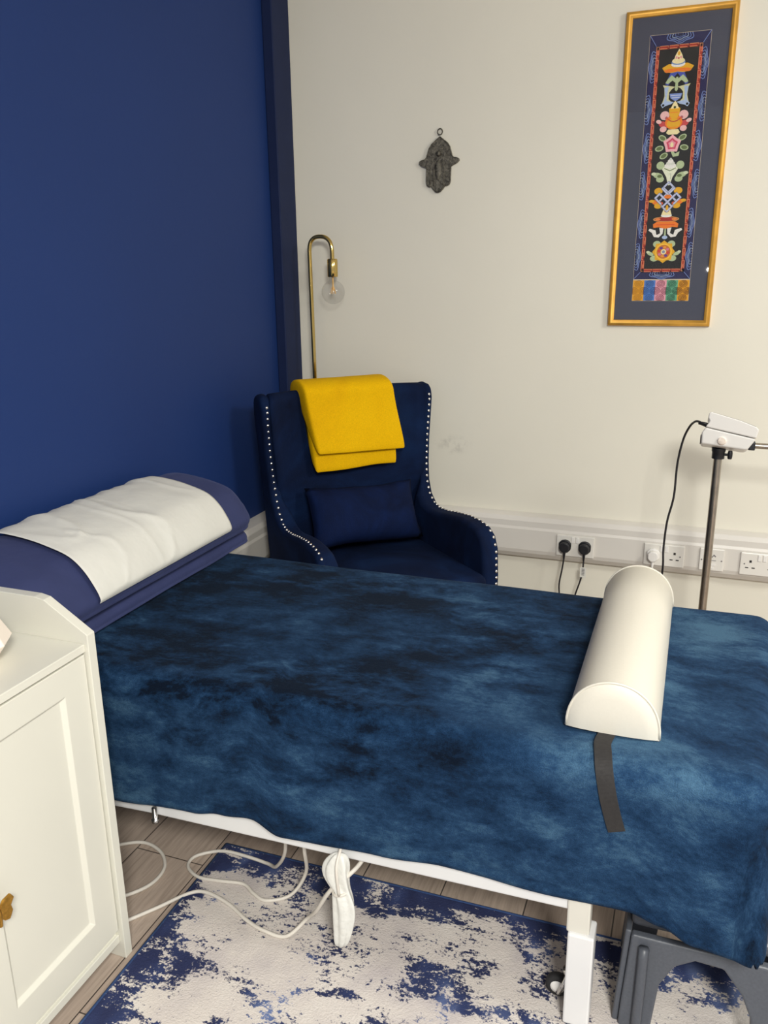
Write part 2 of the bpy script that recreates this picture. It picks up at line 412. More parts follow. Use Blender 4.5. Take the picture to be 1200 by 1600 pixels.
def plug(x, m, cm, label, cable, tagged=False):
    t = thing('plug', label, 'plug', (x, YF-.009, .404))
    out = [(-.024, .012), (-.014, .024), (0, .027), (.014, .024), (.024, .012), (.023, -.012), (.010, -.026), (-.010, -.026), (-.023, -.012)]
    b = BM(); prism(b, out, lambda a, c, d: (a, d, c), -.012, 0); prism(b, [(a*.78, c*.78) for a, c in out], lambda a, c, d: (a, d, c), -.032, -.012)
    obj('plug_body', b, m, t, bevel=.004, seg=3, smooth=False)
    b = BM(); tube(b, [(0, -.018, -.02), (0, -.019, -.034), (0, -.02, -.05)], .005, 10, 3, rad=lambda s: .0062-.0028*s); obj('cord_grip', b, m, t, smooth=True)
    b = BM(); tube(b, [Vector(p)-t.location for p in cable], .0032, 8, 8); c = obj('cable', b, cm, t, smooth=True)
    if tagged:
        b = BM(); box(b, -.010, .013, -.0285, -.0275, -.113, -.072)
        c2 = obj('paper_tag', b, M['paper'], c); c2['label'] = 'white paper tag on the cord'
        b = BM()
        for k in range(5): box(b, -.004, .007, -.0295, -.0286, -.104+.006*k, -.101+.006*k)
        obj('printed_lines', b, M['grey_mark'], t)
    return t
ZP = .404
plug(-.425, M['black_plastic'], M['black_cable'], 'black plug on the left of the pair, with a plain cord', [(-.425, YF-.029, .355), (-.430, YF-.03, .31), (-.438, YF-.03, .25), (-.436, YF-.02, .19), (-.43, YF-.02, .1), (-.45, YF-.02, .006)])
plug(-.349, M['black_plastic'], M['black_cable'], 'black plug on the right of the pair, its cord carrying a white paper tag', [(-.349, YF-.029, .355), (-.350, YF-.034, .31), (-.358, YF-.032, .27), (-.374, YF-.03, .21), (-.386, YF-.02, .15), (-.37, YF-.02, .006)], True)
plug(-.094, M['plastic_white'], M['white_cable'], 'white plug in the left side of the middle socket', [(-.094, YF-.029, .355), (-.094, YF-.03, .31), (-.09, YF-.03, .2), (-.08, YF-.02, .1), (-.09, YF-.02, .006)])

# ------------------------------------------------------------------ wall ornament: a hand plaque
t = thing('hand_wall_ornament', 'dark pewter hand-shaped plaque hanging on the cream wall', 'wall ornament', (-.969, -.004, 1.845))
half = [(0, .082), (.010, .074), (.034, .056), (.044, .040), (.050, .022), (.056, .010), (.066, .003), (.078, .003), (.083, .010), (.083, .002), (.078, -.010), (.066, -.017), (.055, -.019)]
half = [(0, .082), (.012, .073), (.032, .057), (.041, .044), (.046, .028), (.051, .012), (.058, .005), (.070, .003), (.078, -.001), (.079, -.008), (.070, -.016), (.056, -.022), (.048, -.026), (.048, -.075), (.045, -.087), (.036, -.093), (.027, -.092), (.020, -.102), (.010, -.112), (0, -.115)]
out = half+[(-a, c) for a, c in half[-2:0:-1]]
def tilt(a, c, d): return (a*math.cos(.03)+c*math.sin(.03), d, c*math.cos(.03)-a*math.sin(.03)*-1)
b = BM(); prism(b, out, tilt, -.008, .0); obj('plaque', b, M['pewter'], t, bevel=.002)
b = BM(); tube(b, [tilt(a*.965, c*.965, -.0085) for a, c in out], .0018, 6, 0, closed=True); obj('raised_rim', b, M['pewter'], t, smooth=True)
b = BM(); tube(b, [(.0025+.0095*math.cos(k*PI/8), -.004, .097+.0105*math.sin(k*PI/8)) for k in range(16)], .0022, 8, 0, closed=True); obj('hanging_ring', b, M['pewter'], t, smooth=True)
b = BM(); lathe(b, [(0, -.014), (.006, -.012), (.009, -.007), (.010, 0)], (.0, -.008, .022), 'y', 16); obj('boss', b, M['pewter'], t, smooth=True)
b = BM(); lathe(b, [(0, -.006), (.008, -.005), (.012, -.002), (.013, 0)], (0, 0, 0), 'y', 20)
bmesh.ops.scale(b, verts=b.verts, vec=(1, 1, 2.8)); bmesh.ops.translate(b, verts=b.verts, vec=(-.003, -.0075, -.035)); obj('oval_relief', b, M['pewter'], t, smooth=True)
b = BM(); tube(b, [(.012, -.009, -.005), (.02, -.009, -.03), (.019, -.009, -.06), (.019, -.009, -.092)], .002, 6, 4); tube(b, [(-.02, -.009, -.03), (-.02, -.009, -.09)], .0016, 6); tube(b, [(-.034, -.009, -.03), (-.034, -.009, -.085)], .0016, 6)
obj('finger_line', b, M['pewter'], t, smooth=True)

# ------------------------------------------------------------------ framed embroidery
fx0, fx1, fz0, fz1 = -.321, .0275, 1.249, 2.264
t = thing('framed_embroidery', 'tall gold-framed embroidery of stacked symbols on the right of the cream wall', 'picture', ((fx0+fx1)/2, 0, (fz0+fz1)/2))
cx, cz = t.location.x, t.location.z; hw, hh = (fx1-fx0)/2, (fz1-fz0)/2
b = BM()
prof = [(0, -.001), (0, -.014), (.003, -.021), (.008, -.024), (.013, -.023), (.016, -.019), (.0185, -.018), (.021, -.015), (.021, -.001)]
rings = []
for sx, sz in ((-1, -1), (1, -1), (1, 1), (-1, 1)):
    rings.append([(sx*(hw-i), d, sz*(hh-i)) for i, d in prof])
rings.append(rings[0]); loft(b, rings, cap=False); bmesh.ops.remove_doubles(b, verts=b.verts, dist=1e-6)
obj('frame', b, M['frame_gold'], t, auto=50)
b = BM(); box(b, -hw+.018, hw-.018, -.010, -.002, -hh+.018, hh-.018); obj('mount_board', b, M['mount'], t)
b = BM(); box(b, -hw+.0195, hw-.0195, -.0155, -.0145, -hh+.0195, hh-.0195); obj('glass', b, M['glass'], t)
PX0, PZ0 = -.241-cx, 2.187-cz            # panel origin, top left; millimetres across and down from here
EM = {}
def ec(rgb):
    k = 'thread %d %d %d' % rgb
    if k not in EM: EM[k] = mat(k, rgb, .85, nscale=400, var=.10, spec=.2)
    return EM[k]
def em(u, v, d=0): return (PX0+u/1000, -.010-d/1000, PZ0-v/1000)
b = BM(); box(b, PX0-.001, PX0+.191, -.0104, -.0098, PZ0-.851, PZ0+.001)
panel = obj('embroidery_panel', b, ec((206, 190, 160)), t)
class Emb:
    """flat stitched shapes, a fraction of a millimetre thick, one mesh per motif"""
    def __init__(s): s.b = BM(); s.mats = []; s.k = 0
    def mi(s, rgb):
        m = ec(rgb)
        if m not in s.mats: s.mats.append(m)
        return s.mats.index(m)
    def poly(s, pts, rgb, d=None):
        s.k += 1; d = d if d is not None else .6+.05*s.k
        i = s.mi(rgb); n0 = len(s.b.faces)
        prism(s.b, pts, lambda a, c, e: em(a, c, e), 0.3, d); s.b.faces.ensure_lookup_table()
        for f in s.b.faces[n0:]: f.material_index = i
    def sym(s, cx, pts, rgb):
        s.poly([(cx+a, c) for a, c in pts], rgb); s.poly([(cx-a, c) for a, c in pts][::-1], rgb)
    def ell(s, cx, cy, rx, ry, rgb, n=18, rot=0):
        s.poly([(cx+rx*math.cos(2*PI*k/n)*math.cos(rot)-ry*math.sin(2*PI*k/n)*math.sin(rot), cy+rx*math.cos(2*PI*k/n)*math.sin(rot)+ry*math.sin(2*PI*k/n)*math.cos(rot)) for k in range(n)], rgb)
    def ell2(s, cx, dx, cy, rx, ry, rgb, rot=0):
        s.ell(cx-dx, cy, rx, ry, rgb, 16, -rot); s.ell(cx+dx, cy, rx, ry, rgb, 16, rot)
    def line(s, pts, w, rgb):
        s.k += 1; i = s.mi(rgb); n0 = len(s.b.faces)
        d = .6+.05*s.k
        for (a, c), (e, f) in zip(pts, pts[1:]):
            L = math.hypot(e-a, f-c) or 1; nx, ny = -(f-c)/L*w/2, (e-a)/L*w/2; ex, ey = (e-a)/L*w*.3, (f-c)/L*w*.3
            prism(s.b, [(a+nx-ex, c+ny-ey), (e+nx+ex, f+ny+ey), (e-nx+ex, f-ny+ey), (a-nx-ex, c-ny-ey)], lambda p, q, r: em(p, q, r), .3, d)
        s.b.faces.ensure_lookup_table()
        for f in s.b.faces[n0:]: f.material_index = i
    def done(s, name, label=None):
        o = obj(name, s.b, s.mats, panel)
        if label: o['label'] = label
        return o
NAVY, BLK, RED, GOLD, ORG = (34, 34, 78), (26, 26, 26), (176, 60, 48), (224, 168, 30), (232, 122, 34)
LB, PB, CRM, GRN, DGRN, PNK, WHT = (124, 146, 206), (170, 190, 222), (236, 222, 170), (176, 192, 150), (98, 114, 70), (226, 150, 164), (232, 230, 224)
e = Emb(); e.poly([(0, 0), (190, 0), (190, 776), (0, 776)], NAVY, .6); e.done('navy_border')
e = Emb(); e.k = 2; e.poly([(22, 34), (168, 34), (168, 752), (22, 752)], BLK, .75); e.done('black_field')
e = Emb(); e.k = 4                       # clouds along the border, cut by the edges
def cloud(cx, cy, ax, ay, ang):
    for r in (1, .8, .6, .4, .2):
        n = 18; pts = []
        for k in range(n+1):
            th = -PI/2+PI*k/n
            rr = r*(1+.10*math.cos(6*th)); x, y = ax*rr*math.cos(th), ay*rr*math.sin(th)
            pts.append((cx+x*math.cos(ang)-y*math.sin(ang), cy+x*math.sin(ang)+y*math.cos(ang)))
        e.line(pts, 2.3, LB if r != .6 else PB)
for v in (95, 345, 590): cloud(21, v, -18, 48, 0); cloud(169, v, 18, 48, 0)
for v in (225, 465, 700): cloud(1, v, 18, 46, 0); cloud(189, v, -18, 46, 0)
cloud(95, 2, 26, 42, PI/2); cloud(95, 754, 20, 42, PI/2)
e.line([(0, 0), (22, 34)], 1.4, LB); e.line([(190, 0), (168, 34)], 1.4, LB); e.line([(0, 776), (22, 752)], 1.4, LB); e.line([(190, 776), (168, 752)], 1.4, LB)
e.done('cloud_border')
e = Emb(); e.k = 5                       # red key-pattern border
def band(u0, u1, v0, v1): e.poly([(u0, v0), (u1, v0), (u1, v1), (u0, v1)], RED, .85)
band(22, 33, 34, 752); band(157, 168, 34, 752); band(22, 168, 34, 45); band(22, 168, 741, 752)
CT = (238, 156, 112)
n = 18; st = 718/n
for k in range(n):
    v = 34+st*k
    for u in (23.5, 158.5):
        e.line([(u, v+2), (u+8, v+2), (u+8, v+st*.62), (u+4, v+st*.62), (u+4, v+st*.34)], 1.3, CT)
        e.line([(u, v+2), (u, v+st-3), (u+5, v+st-3)], 1.3, CT)
        e.line([(u+8.3, v+st*.76), (u+8.3, v+st-1)], 1.6, BLK)
for k in range(4):
    u = 34+31*k
    for v in (35.5, 742.5):
        e.line([(u, v), (u+26, v), (u+26, v+4)], 1.3, CT); e.line([(u, v+8), (u+22, v+8)], 1.3, CT); e.line([(u+29, v+9), (u+27, v+2)], 1.4, BLK)
e.done('key_pattern_border')
e = Emb(); e.k = 2                       # five colour squares
for k, (c, d) in enumerate((((226, 158, 18), (150, 96, 10)), ((76, 124, 196), (28, 60, 120)), ((226, 158, 172), (150, 70, 96)), ((98, 168, 132), (30, 96, 72)), ((226, 158, 18), (150, 96, 10)))):
    u = 38*k; e.poly([(u, 780), (u+38, 780), (u+38, 850), (u, 850)], c, .8)
    for (a, bb) in ((u+19, 792), (u+19, 840), (u+4, 816), (u+34, 816)):
        for r in (4, 8.5, 13):
            pts = [(min(u+38, max(u, a+r*math.cos(q*PI/7))), min(849, max(781, bb+r*.9*math.sin(q*PI/7)))) for q in range(15)]
            e.line(pts, 1.5, d)
e.done('colour_squares')
CX = 95
e = Emb(); e.k = 8                       # parasol
e.sym(CX, [(0, 118), (0, 108), (20, 110), (24, 122), (36, 150), (28, 156), (16, 138)], (70, 84, 170))
e.poly([(CX-50, 100), (CX-30, 90), (CX+30, 90), (CX+50, 100), (CX+40, 114), (CX+18, 117), (CX, 114), (CX-18, 117), (CX-40, 114)], GOLD)
e.poly([(CX-44, 108), (CX-28, 104), (CX+28, 104), (CX+44, 108), (CX+36, 116), (CX, 113), (CX-36, 116)], ORG)
e.ell(CX, 92, 22, 9, WHT); e.ell(CX, 86, 22, 8, (110, 140, 190)); e.ell(CX, 82, 20, 9, CRM)
e.poly([(CX-15, 82), (CX-11, 66), (CX, 46), (CX+11, 66), (CX+15, 82)], CRM); e.ell2(CX, 7, 72, 3, 4, PNK); e.ell(CX, 60, 4, 6, GOLD); e.ell(CX, 74, 3, 3, (190, 90, 90))
e.done('parasol_motif')
e = Emb(); e.k = 12                      # pair of fish
e.sym(CX, [(2, 136), (18, 124), (30, 136), (36, 146), (28, 150), (14, 140), (4, 148)], GRN)
e.sym(CX, [(4, 160), (44, 152), (38, 162), (36, 186), (42, 208), (26, 214), (10, 208), (22, 196), (22, 176), (14, 166)], (206, 204, 160))
e.sym(CX, [(24, 158), (38, 160), (34, 188), (38, 206), (28, 206), (28, 184)], PB)
e.poly([(CX-3, 130), (CX+3, 130), (CX+5, 168), (CX, 174), (CX-5, 168)], GRN)
e.poly([(CX-20, 180), (CX+20, 180), (CX+16, 194), (CX, 204), (CX-16, 194)], LB); e.line([(CX-16, 186), (CX+16, 186)], 1.4, WHT); e.line([(CX-12, 193), (CX+12, 193)], 1.4, WHT)
e.sym(CX, [(4, 206), (34, 200), (46, 212), (40, 222), (30, 216), (14, 212)], PB); e.ell2(CX, 38, 214, 4, 4, BLK)
e.done('fish_motif')
e = Emb(); e.k = 12                      # treasure vase
e.ell2(CX, 30, 246, 15, 14, (232, 184, 182)); e.ell2(CX, 32, 274, 17, 10, (196, 70, 72), -.4); e.ell2(CX, 48, 264, 9, 6, (232, 190, 186), -.3); e.ell2(CX, 32, 288, 11, 9, (232, 184, 182)); e.ell2(CX, 24, 254, 5, 5, (170, 100, 110))
e.poly([(CX-22, 300), (CX-16, 290), (CX+16, 290), (CX+22, 300), (CX+14, 306), (CX-14, 306)], CRM)
e.ell(CX, 268, 28, 22, ORG); e.ell(CX, 272, 22, 16, GOLD); e.poly([(CX-16, 244), (CX-18, 226), (CX, 214), (CX+18, 226), (CX+16, 244), (CX+10, 256), (CX-10, 256)], GOLD)
e.poly([(CX-13, 226), (CX-6, 210), (CX, 202), (CX+6, 210), (CX+13, 226)], CRM); e.ell(CX, 222, 4, 4, (60, 70, 40))
e.line([(CX-24, 254), (CX-10, 264), (CX, 266), (CX+10, 264), (CX+24, 254)], 3, (196, 70, 52)); e.line([(CX-12, 238), (CX+12, 238)], 2, ORG); e.line([(CX-14, 284), (CX+14, 284)], 2, ORG)
e.done('vase_motif')
e = Emb(); e.k = 12                      # lotus
for (a, c, r) in ((-32, 316, .5), (32, 316, -.5), (-40, 348, -.2), (40, 348, .2), (-24, 372, -.5)):
    e.ell(CX+a, c, 14, 9, GRN, 16, r); e.ell(CX+a, c, 10, 6, DGRN, 16, r)
e.poly([(CX-4, 356), (CX+4, 356), (CX+12, 366), (CX+26, 360), (CX+24, 374), (CX+6, 376)], GRN)
star = [(CX+(30 if k % 2 == 0 else 23)*math.sin(k*PI/5), 336-(30 if k % 2 == 0 else 23)*math.cos(k*PI/5)) for k in range(10)]
e.poly(star, (236, 176, 184)); e.poly([(CX+(a-CX)*.66, 336+(c-336)*.66) for a, c in star], (206, 72, 100)); e.poly([(CX+(a-CX)*.42, 336+(c-336)*.42) for a, c in star], PNK); e.ell(CX, 338, 5, 8, CRM)
e.done('lotus_motif')
e = Emb(); e.k = 12                      # conch
e.ell2(CX, 32, 402, 13, 13, GRN); e.ell2(CX, 38, 434, 17, 9, GRN, -.3); e.ell2(CX, 52, 428, 8, 5, (204, 212, 180)); e.ell2(CX, 30, 446, 13, 10, GRN); e.ell2(CX, 32, 436, 8, 5, DGRN)
e.poly([(CX-26, 414), (CX-14, 400), (CX+14, 400), (CX+26, 414), (CX+10, 440), (CX+3, 466), (CX-3, 466), (CX-10, 440)], (224, 228, 204))
e.ell(CX, 404, 19, 9, WHT); e.ell(CX, 396, 14, 7, (214, 216, 206)); e.ell(CX, 389, 9, 6, WHT); e.ell(CX, 383, 4, 4, (200, 204, 196)); e.line([(CX-18, 412), (CX, 420), (CX+18, 412)], 2.4, DGRN); e.line([(CX-2, 430), (CX+4, 430), (CX+4, 446)], 1.2, (150, 160, 140))
e.done('conch_motif')
e = Emb(); e.k = 12                      # endless knot
e.ell2(CX, 32, 484, 14, 11, GOLD); e.ell2(CX, 36, 522, 18, 8, ORG, -.4); e.ell2(CX, 52, 516, 9, 5, GOLD); e.ell2(CX, 30, 532, 13, 9, GOLD); e.ell2(CX, 20, 524, 6, 5, (220, 90, 40))
K = lambda a, c: (CX+(a-c)*7.6, 505+(a+c)*7.6)
for (a0, c0, a1, c1) in ((-3.2, -3.2, -.6, -3.2), (-3.2, -3.2, -3.2, -.6), (3.0, 3.0, .6, 3.0), (3.0, 3.0, 3.0, .6), (-3.2, -1, 2.6, -1), (-1, -3.2, -1, 2.6), (-2.6, 1, 3, 1), (1, -2.6, 1, 3), (-.6, -3.2, -.6, 0), (-3.2, -.6, 0, -.6), (2.8, -2.6, 2.8, 0), (-2.6, 2.8, 0, 2.8), (1, -2.6, 2.8, -2.6), (-2.6, 1, -2.6, 2.8)):
    e.line([K(a0, c0), K(a1, c1)], 7.5, (70, 76, 110)); e.line([K(a0, c0), K(a1, c1)], 5.6, (190, 196, 222))
e.ell(CX, 503, 12, 6, ORG); e.ell(CX, 500, 5, 4, (220, 120, 30)); e.ell(CX, 542, 4, 5, GOLD)
e.done('knot_motif')
e = Emb(); e.k = 12                      # victory banner
e.sym(CX, [(6, 606), (20, 604), (16, 622), (28, 628), (32, 612), (52, 606), (56, 612), (44, 620), (36, 634), (20, 636), (8, 624)], WHT)
e.poly([(CX-42, 592), (CX-30, 584), (CX+30, 584), (CX+42, 592), (CX+40, 604), (CX+22, 602), (CX, 608), (CX-22, 602), (CX-40, 604)], ORG); e.line([(CX-30, 594), (CX+30, 594)], 3, (220, 80, 30))
e.ell(CX, 576, 43, 9, (214, 160, 90)); e.ell(CX, 576, 39, 7, (160, 40, 36)); e.ell2(CX, 27, 576, 9, 4, (226, 130, 60))
e.ell(CX, 564, 18, 6, WHT); e.poly([(CX-17, 562), (CX-11, 544), (CX, 534), (CX+11, 544), (CX+17, 562)], CRM); e.ell(CX, 536, 4, 6, GOLD); e.ell2(CX, 5, 550, 2.4, 3, (200, 110, 60))
e.poly([(CX-2, 606), (CX+2, 606), (CX+3, 630), (CX-3, 630)], GRN); e.ell(CX, 636, 9, 6, PB)
e.done('banner_motif')
e = Emb(); e.k = 12                      # wheel
e.ell2(CX, 24, 658, 13, 11, GRN); e.ell2(CX, 44, 690, 12, 6, GRN, -.4); e.ell2(CX, 30, 706, 14, 10, GRN); e.ell2(CX, 52, 684, 6, 4, (204, 212, 180))
e.poly([(CX+(38 if k % 2 == 0 else 31)*math.sin(k*PI/8), 684-(38 if k % 2 == 0 else 31)*math.cos(k*PI/8)) for k in range(16)], GOLD)
e.ell(CX, 684, 28, 28, (240, 190, 60), 24); e.ell(CX, 684, 23, 23, (196, 110, 40), 24)
for k in range(8):
    a = k*PI/4+.2; e.ell(CX+15*math.cos(a), 684+15*math.sin(a), 5.6, 4.4, ((204, 60, 52), (90, 60, 140), (226, 150, 60), (210, 120, 150))[k % 4], 10)
e.ell(CX, 684, 9, 9, CRM); e.ell(CX, 684, 5, 5, (130, 140, 170))
e.done('wheel_motif')

# ------------------------------------------------------------------ floor lamp in the corner
t = thing('floor_lamp', 'brass arched floor lamp with bare globe bulb behind the armchair', 'lamp', (-1.462, -.10, 0))
b = BM(); lathe(b, [(0, 0), (.10, 0), (.10, .012), (.096, .018), (.014, .022), (.012, .04), (0, .04)], (0, 0, 0), 'z', 32); obj('base', b, M['brass'], t, auto=40)
b = BM()
pth = [Vector((0, 0, .03)), Vector((-.004, 0, .8)), Vector((-.008, 0, 1.30)), Vector((-.010, 0, 1.50))]
arc = [Vector((-.010, 0, 1.535)), Vector((-.004, 0, 1.562)), Vector((.013, 0, 1.578)), Vector((.036, 0, 1.582)), Vector((.060, 0, 1.578)), Vector((.078, 0, 1.562)), Vector((.086, 0, 1.535)), Vector((.087, 0, 1.49))]
tube(b, catmull(pth+arc, 6), .0082, 14); obj('pole', b, M['brass'], t, smooth=True)
b = BM(); lathe(b, [(0, 1.498), (.018, 1.498), (.0205, 1.494), (.0205, 1.432), (.019, 1.43), (0, 1.43)], (.087, 0, 0), 'z', 24); obj('lamp_holder', b, M['brass'], t, auto=40)
b = BM(); R = .046; prof = [(.0145, 1.43), (.0145, 1.418)]
for k in range(17):
    a = math.radians(20)+(PI-math.radians(20))*k/16; prof.append((R*math.sin(a) if k < 16 else 0, 1.372+R*math.cos(a)))
lathe(b, prof, (.087, 0, 0), 'z', 28); bl = obj('bulb', b, M['bulb_glass'], t, smooth=True); bl['label'] = 'clear glass globe bulb'
b = BM(); tube(b, [(.087, 0, 1.43), (.087, 0, 1.40), (.088, 0, 1.378)], .003, 8)
for k in range(5):
    a = k*2*PI/5; tube(b, [(.087+.004*math.cos(a), .004*math.sin(a), 1.392), (.087+.011*math.cos(a), .011*math.sin(a), 1.366)], .0012, 6)
obj('filament', b, M['filament'], bl)

# ------------------------------------------------------------------ armchair, turned out of the corner
CH = thing('armchair', 'navy velvet wingback armchair with silver stud trim in the corner', 'armchair', (-1.2, -.36, 0), math.radians(46.8))
V = M['chair_velvet']
b = BM(); box(b, -.31, .31, -.49, .05, .17, .33); obj('seat_base', b, V, CH, bevel=.025, seg=4, smooth=False)
b = BM(); box(b, -.275, .275, -.545, .035, .335, .425)
o = obj('seat_cushion', b, V, CH, bevel=.035, seg=5); 
for p in o.data.polygons: p.use_smooth = True
# back: lofted upward, concave in front, curling forward into the wings
def back_ring(z):
    k = (z-.3)/.74
    yb = .055+.062*k                    # rear face
    yf = .015+.05*k                     # middle of the front face
    wg = .072*smoothstep(.25, .65, k)    # how far the edges curl forward
    hwid = .285+.036*k
    n = 16; fr = []; bk = []
    for i in range(n+1):
        u = -1+2*i/n; x = u*hwid
        fr.append(Vector((x, yf-wg*abs(u)**2.6, z))); bk.append(Vector((x*.97, yb-.03*abs(u)**4, z)))
    return fr+bk[::-1]
ZB = .985
rings = [back_ring(.30+(ZB-.30)*i/14) for i in range(15)]
for dz, sh in ((.020, .94), (.034, .74), (.042, .45), (.045, .12)):
    r = back_ring(ZB); n = len(r)//2; out = []
    for i in range(n):
        f_, k_ = r[i], r[len(r)-1-i]; m_ = (f_+k_)/2
        out.append(m_+(f_-m_)*sh)
    bk = []
    for i in range(n):
        f_, k_ = r[i], r[len(r)-1-i]; m_ = (f_+k_)/2
        bk.append(m_+(k_-m_)*sh)
    ring = out+bk[::-1]
    rings.append([Vector((p.x*(1-.02*dz/.045), p.y, ZB+dz)) for p in ring])
b = BM(); loft(b, rings); obj('backrest', b, V, CH, smooth=True)
# side panels: wing and arm cut as one outline, rounded
side = [(-.505, .17), (-.512, .40), (-.505, .50), (-.485, .545), (-.45, .570), (-.40, .580), (-.34, .582), (-.26, .574), (-.18, .562), (-.12, .560), (-.075, .572), (-.04, .602), (-.018, .65), (-.006, .72), (-.0, .82), (-.004, .92), (-.008, .975), (.0, 1.010), (.02, 1.026), (.055, 1.030), (.085, 1.024), (.100, 1.0), (.102, .95), (.090, .70), (.055, .40), (.045, .17)]
studs = []
SP = [(-.49, .20), (-.498, .38), (-.492, .485), (-.475, .528), (-.445, .553), (-.40, .565), (-.34, .567), (-.26, .559), (-.18, .548), (-.125, .546), (-.083, .556), (-.052, .588), (-.030, .64), (-.018, .72), (-.012, .82), (-.016, .92), (-.020, .975), (-.012, 1.003)]
for s in (-1, 1):
    b = BM()
    def fn(a, c, d):
        fl = .018*smoothstep(.55, 1.0, c)
        if d < .3: d += .030*smoothstep(.56, .70, c)
        return (s*(d+fl+.008*smoothstep(.1, .5, -a)), a, c)
    prism(b, side, fn, .262, .332)
    o = obj('wing_and_arm', b, V, CH, bevel=.018, seg=5)
    for p in o.data.polygons: p.use_smooth = True
    # studs: evenly spaced on the outer front edge
    P = catmull([(0, a, c) for a, c in SP], 10); tot = sum((q-p).length for p, q in zip(P, P[1:]))
    step = .0232; d = 0; nxt = .01
    for i, (p, q) in enumerate(zip(P, P[1:])):
        L = (q-p).length
        while nxt <= d+L:
            w = p.lerp(q, (nxt-d)/L); tg = (q-p).normalized()
            nrm = Vector((0, -tg.z, tg.y)); 
            if nrm.y > 0 and nrm.z <= .2: nrm = -nrm
            if nrm.z < -.3: nrm = -nrm
            x = .322+.018*smoothstep(.55, 1.0, w.z)+.008*smoothstep(.1, .5, -w.y)
            studs.append((s, x, w.y, w.z, nrm)); nxt += step
        d += L
me_stud = None
cnt = 0
# surface position for each stud comes from the bevelled panel itself
bpy.context.view_layer.update()
dg = bpy.context.evaluated_depsgraph_get()
panels = [o for o in CH.children if o.name.startswith('wing_and_arm')]
pe = {(-1 if i == 0 else 1): o.evaluated_get(dg) for i, o in enumerate(panels)}
vis = []
for (s, x, y, z, nrm) in studs:
    d = Vector((s*.12, nrm.y, nrm.z)).normalized(); src = Vector((s*(x-.008), y, z))+d*.06
    ok, hitp, hn, _ = pe[s].ray_cast(src, -d, distance=.12)
    vis.append((s, hitp if ok else Vector((s*x, y, z)), hn if ok else d))
vis.sort(key=lambda q: -q[1].z)
b = BM(); lathe(b, [(0, .0042), (.0038, .0034), (.0058, .0014), (.0062, -.001)], (0, 0, 0), 'z', 10)
bmesh.ops.recalc_face_normals(b, faces=b.faces); me_stud = bpy.data.meshes.new('stud'); b.to_mesh(me_stud); b.free(); me_stud.materials.append(M['stud'])
for p in me_stud.polygons: p.use_smooth = True
extra = BM()
for s, p, nn in vis:
    q = nn.to_track_quat('Z', 'Y')
    if cnt < 100:
        o = bpy.data.objects.new('stud', me_stud); COL.objects.link(o); o.parent = CH; o.location = p; o.rotation_mode = 'QUATERNION'; o.rotation_quaternion = q; cnt += 1
    else:
        tb = BM(); lathe(tb, [(0, .0042), (.0038, .0034), (.0058, .0014), (.0062, -.001)], (0, 0, 0), 'z', 10)
        bmesh.ops.transform(tb, matrix=Matrix.Translation(p) @ q.to_matrix().to_4x4(), verts=tb.verts)
        tm = bpy.data.meshes.new('x'); tb.to_mesh(tm); tb.free(); extra.from_mesh(tm); bpy.data.meshes.remove(tm)
if len(extra.verts):
    o = obj('lower_stud_row', extra, M['stud'], CH, smooth=True); o['kind'] = 'stuff'
else: extra.free()
for sx in (-1, 1):
    for y in (-.46, .0):
        b = BM(); tube(b, [(sx*.27, y, .175), (sx*.275, y-.004, .0)], .02, 12, 0, rad=lambda q: .022-.008*q); obj('leg', b, M['black_plastic'], CH, smooth=True)

def local_to_world(root, p): return root.matrix_world @ Vector(p)
bpy.context.view_layer.update()
CM = CH.matrix_world.copy()
# small lumbar cushion on the seat
b = BM()
n = 18
def pil(w, h, t, nu=20, nv=14):
    top = []
    for sgn in (1, -1):
        def fn(u, v):
            a, c = -1+2*u, -1+2*v
            th = t*max(0, (1-abs(a)**2.6))**.55*max(0, (1-abs(c)**2.6))**.55
            px = a*w*(1-.05*(1-abs(a))*0-.06*(1-c*c)*abs(a)**3); pz = c*h*(1-.08*(1-a*a)*abs(c)**3)
            return Vector((px, sgn*th, pz))
        grid(b, fn, nu, nv)
    bmesh.ops.remove_doubles(b, verts=b.verts, dist=1e-5)
pil(.225, .116, .062)
for v in b.verts: v.co += noise.noise_vector(v.co*9)*.006
cu = obj('lumbar_cushion', b, M['cushion_velvet'], None, smooth=True)
cu.matrix_world = CM @ Matrix.Translation((.008, -.085, .568)) @ Matrix.Rotation(math.radians(-27), 4, 'X') @ Matrix.Rotation(math.radians(2), 4, 'Y')
tag(cu, 'small plain blue velvet cushion leaning on the armchair back', 'cushion')

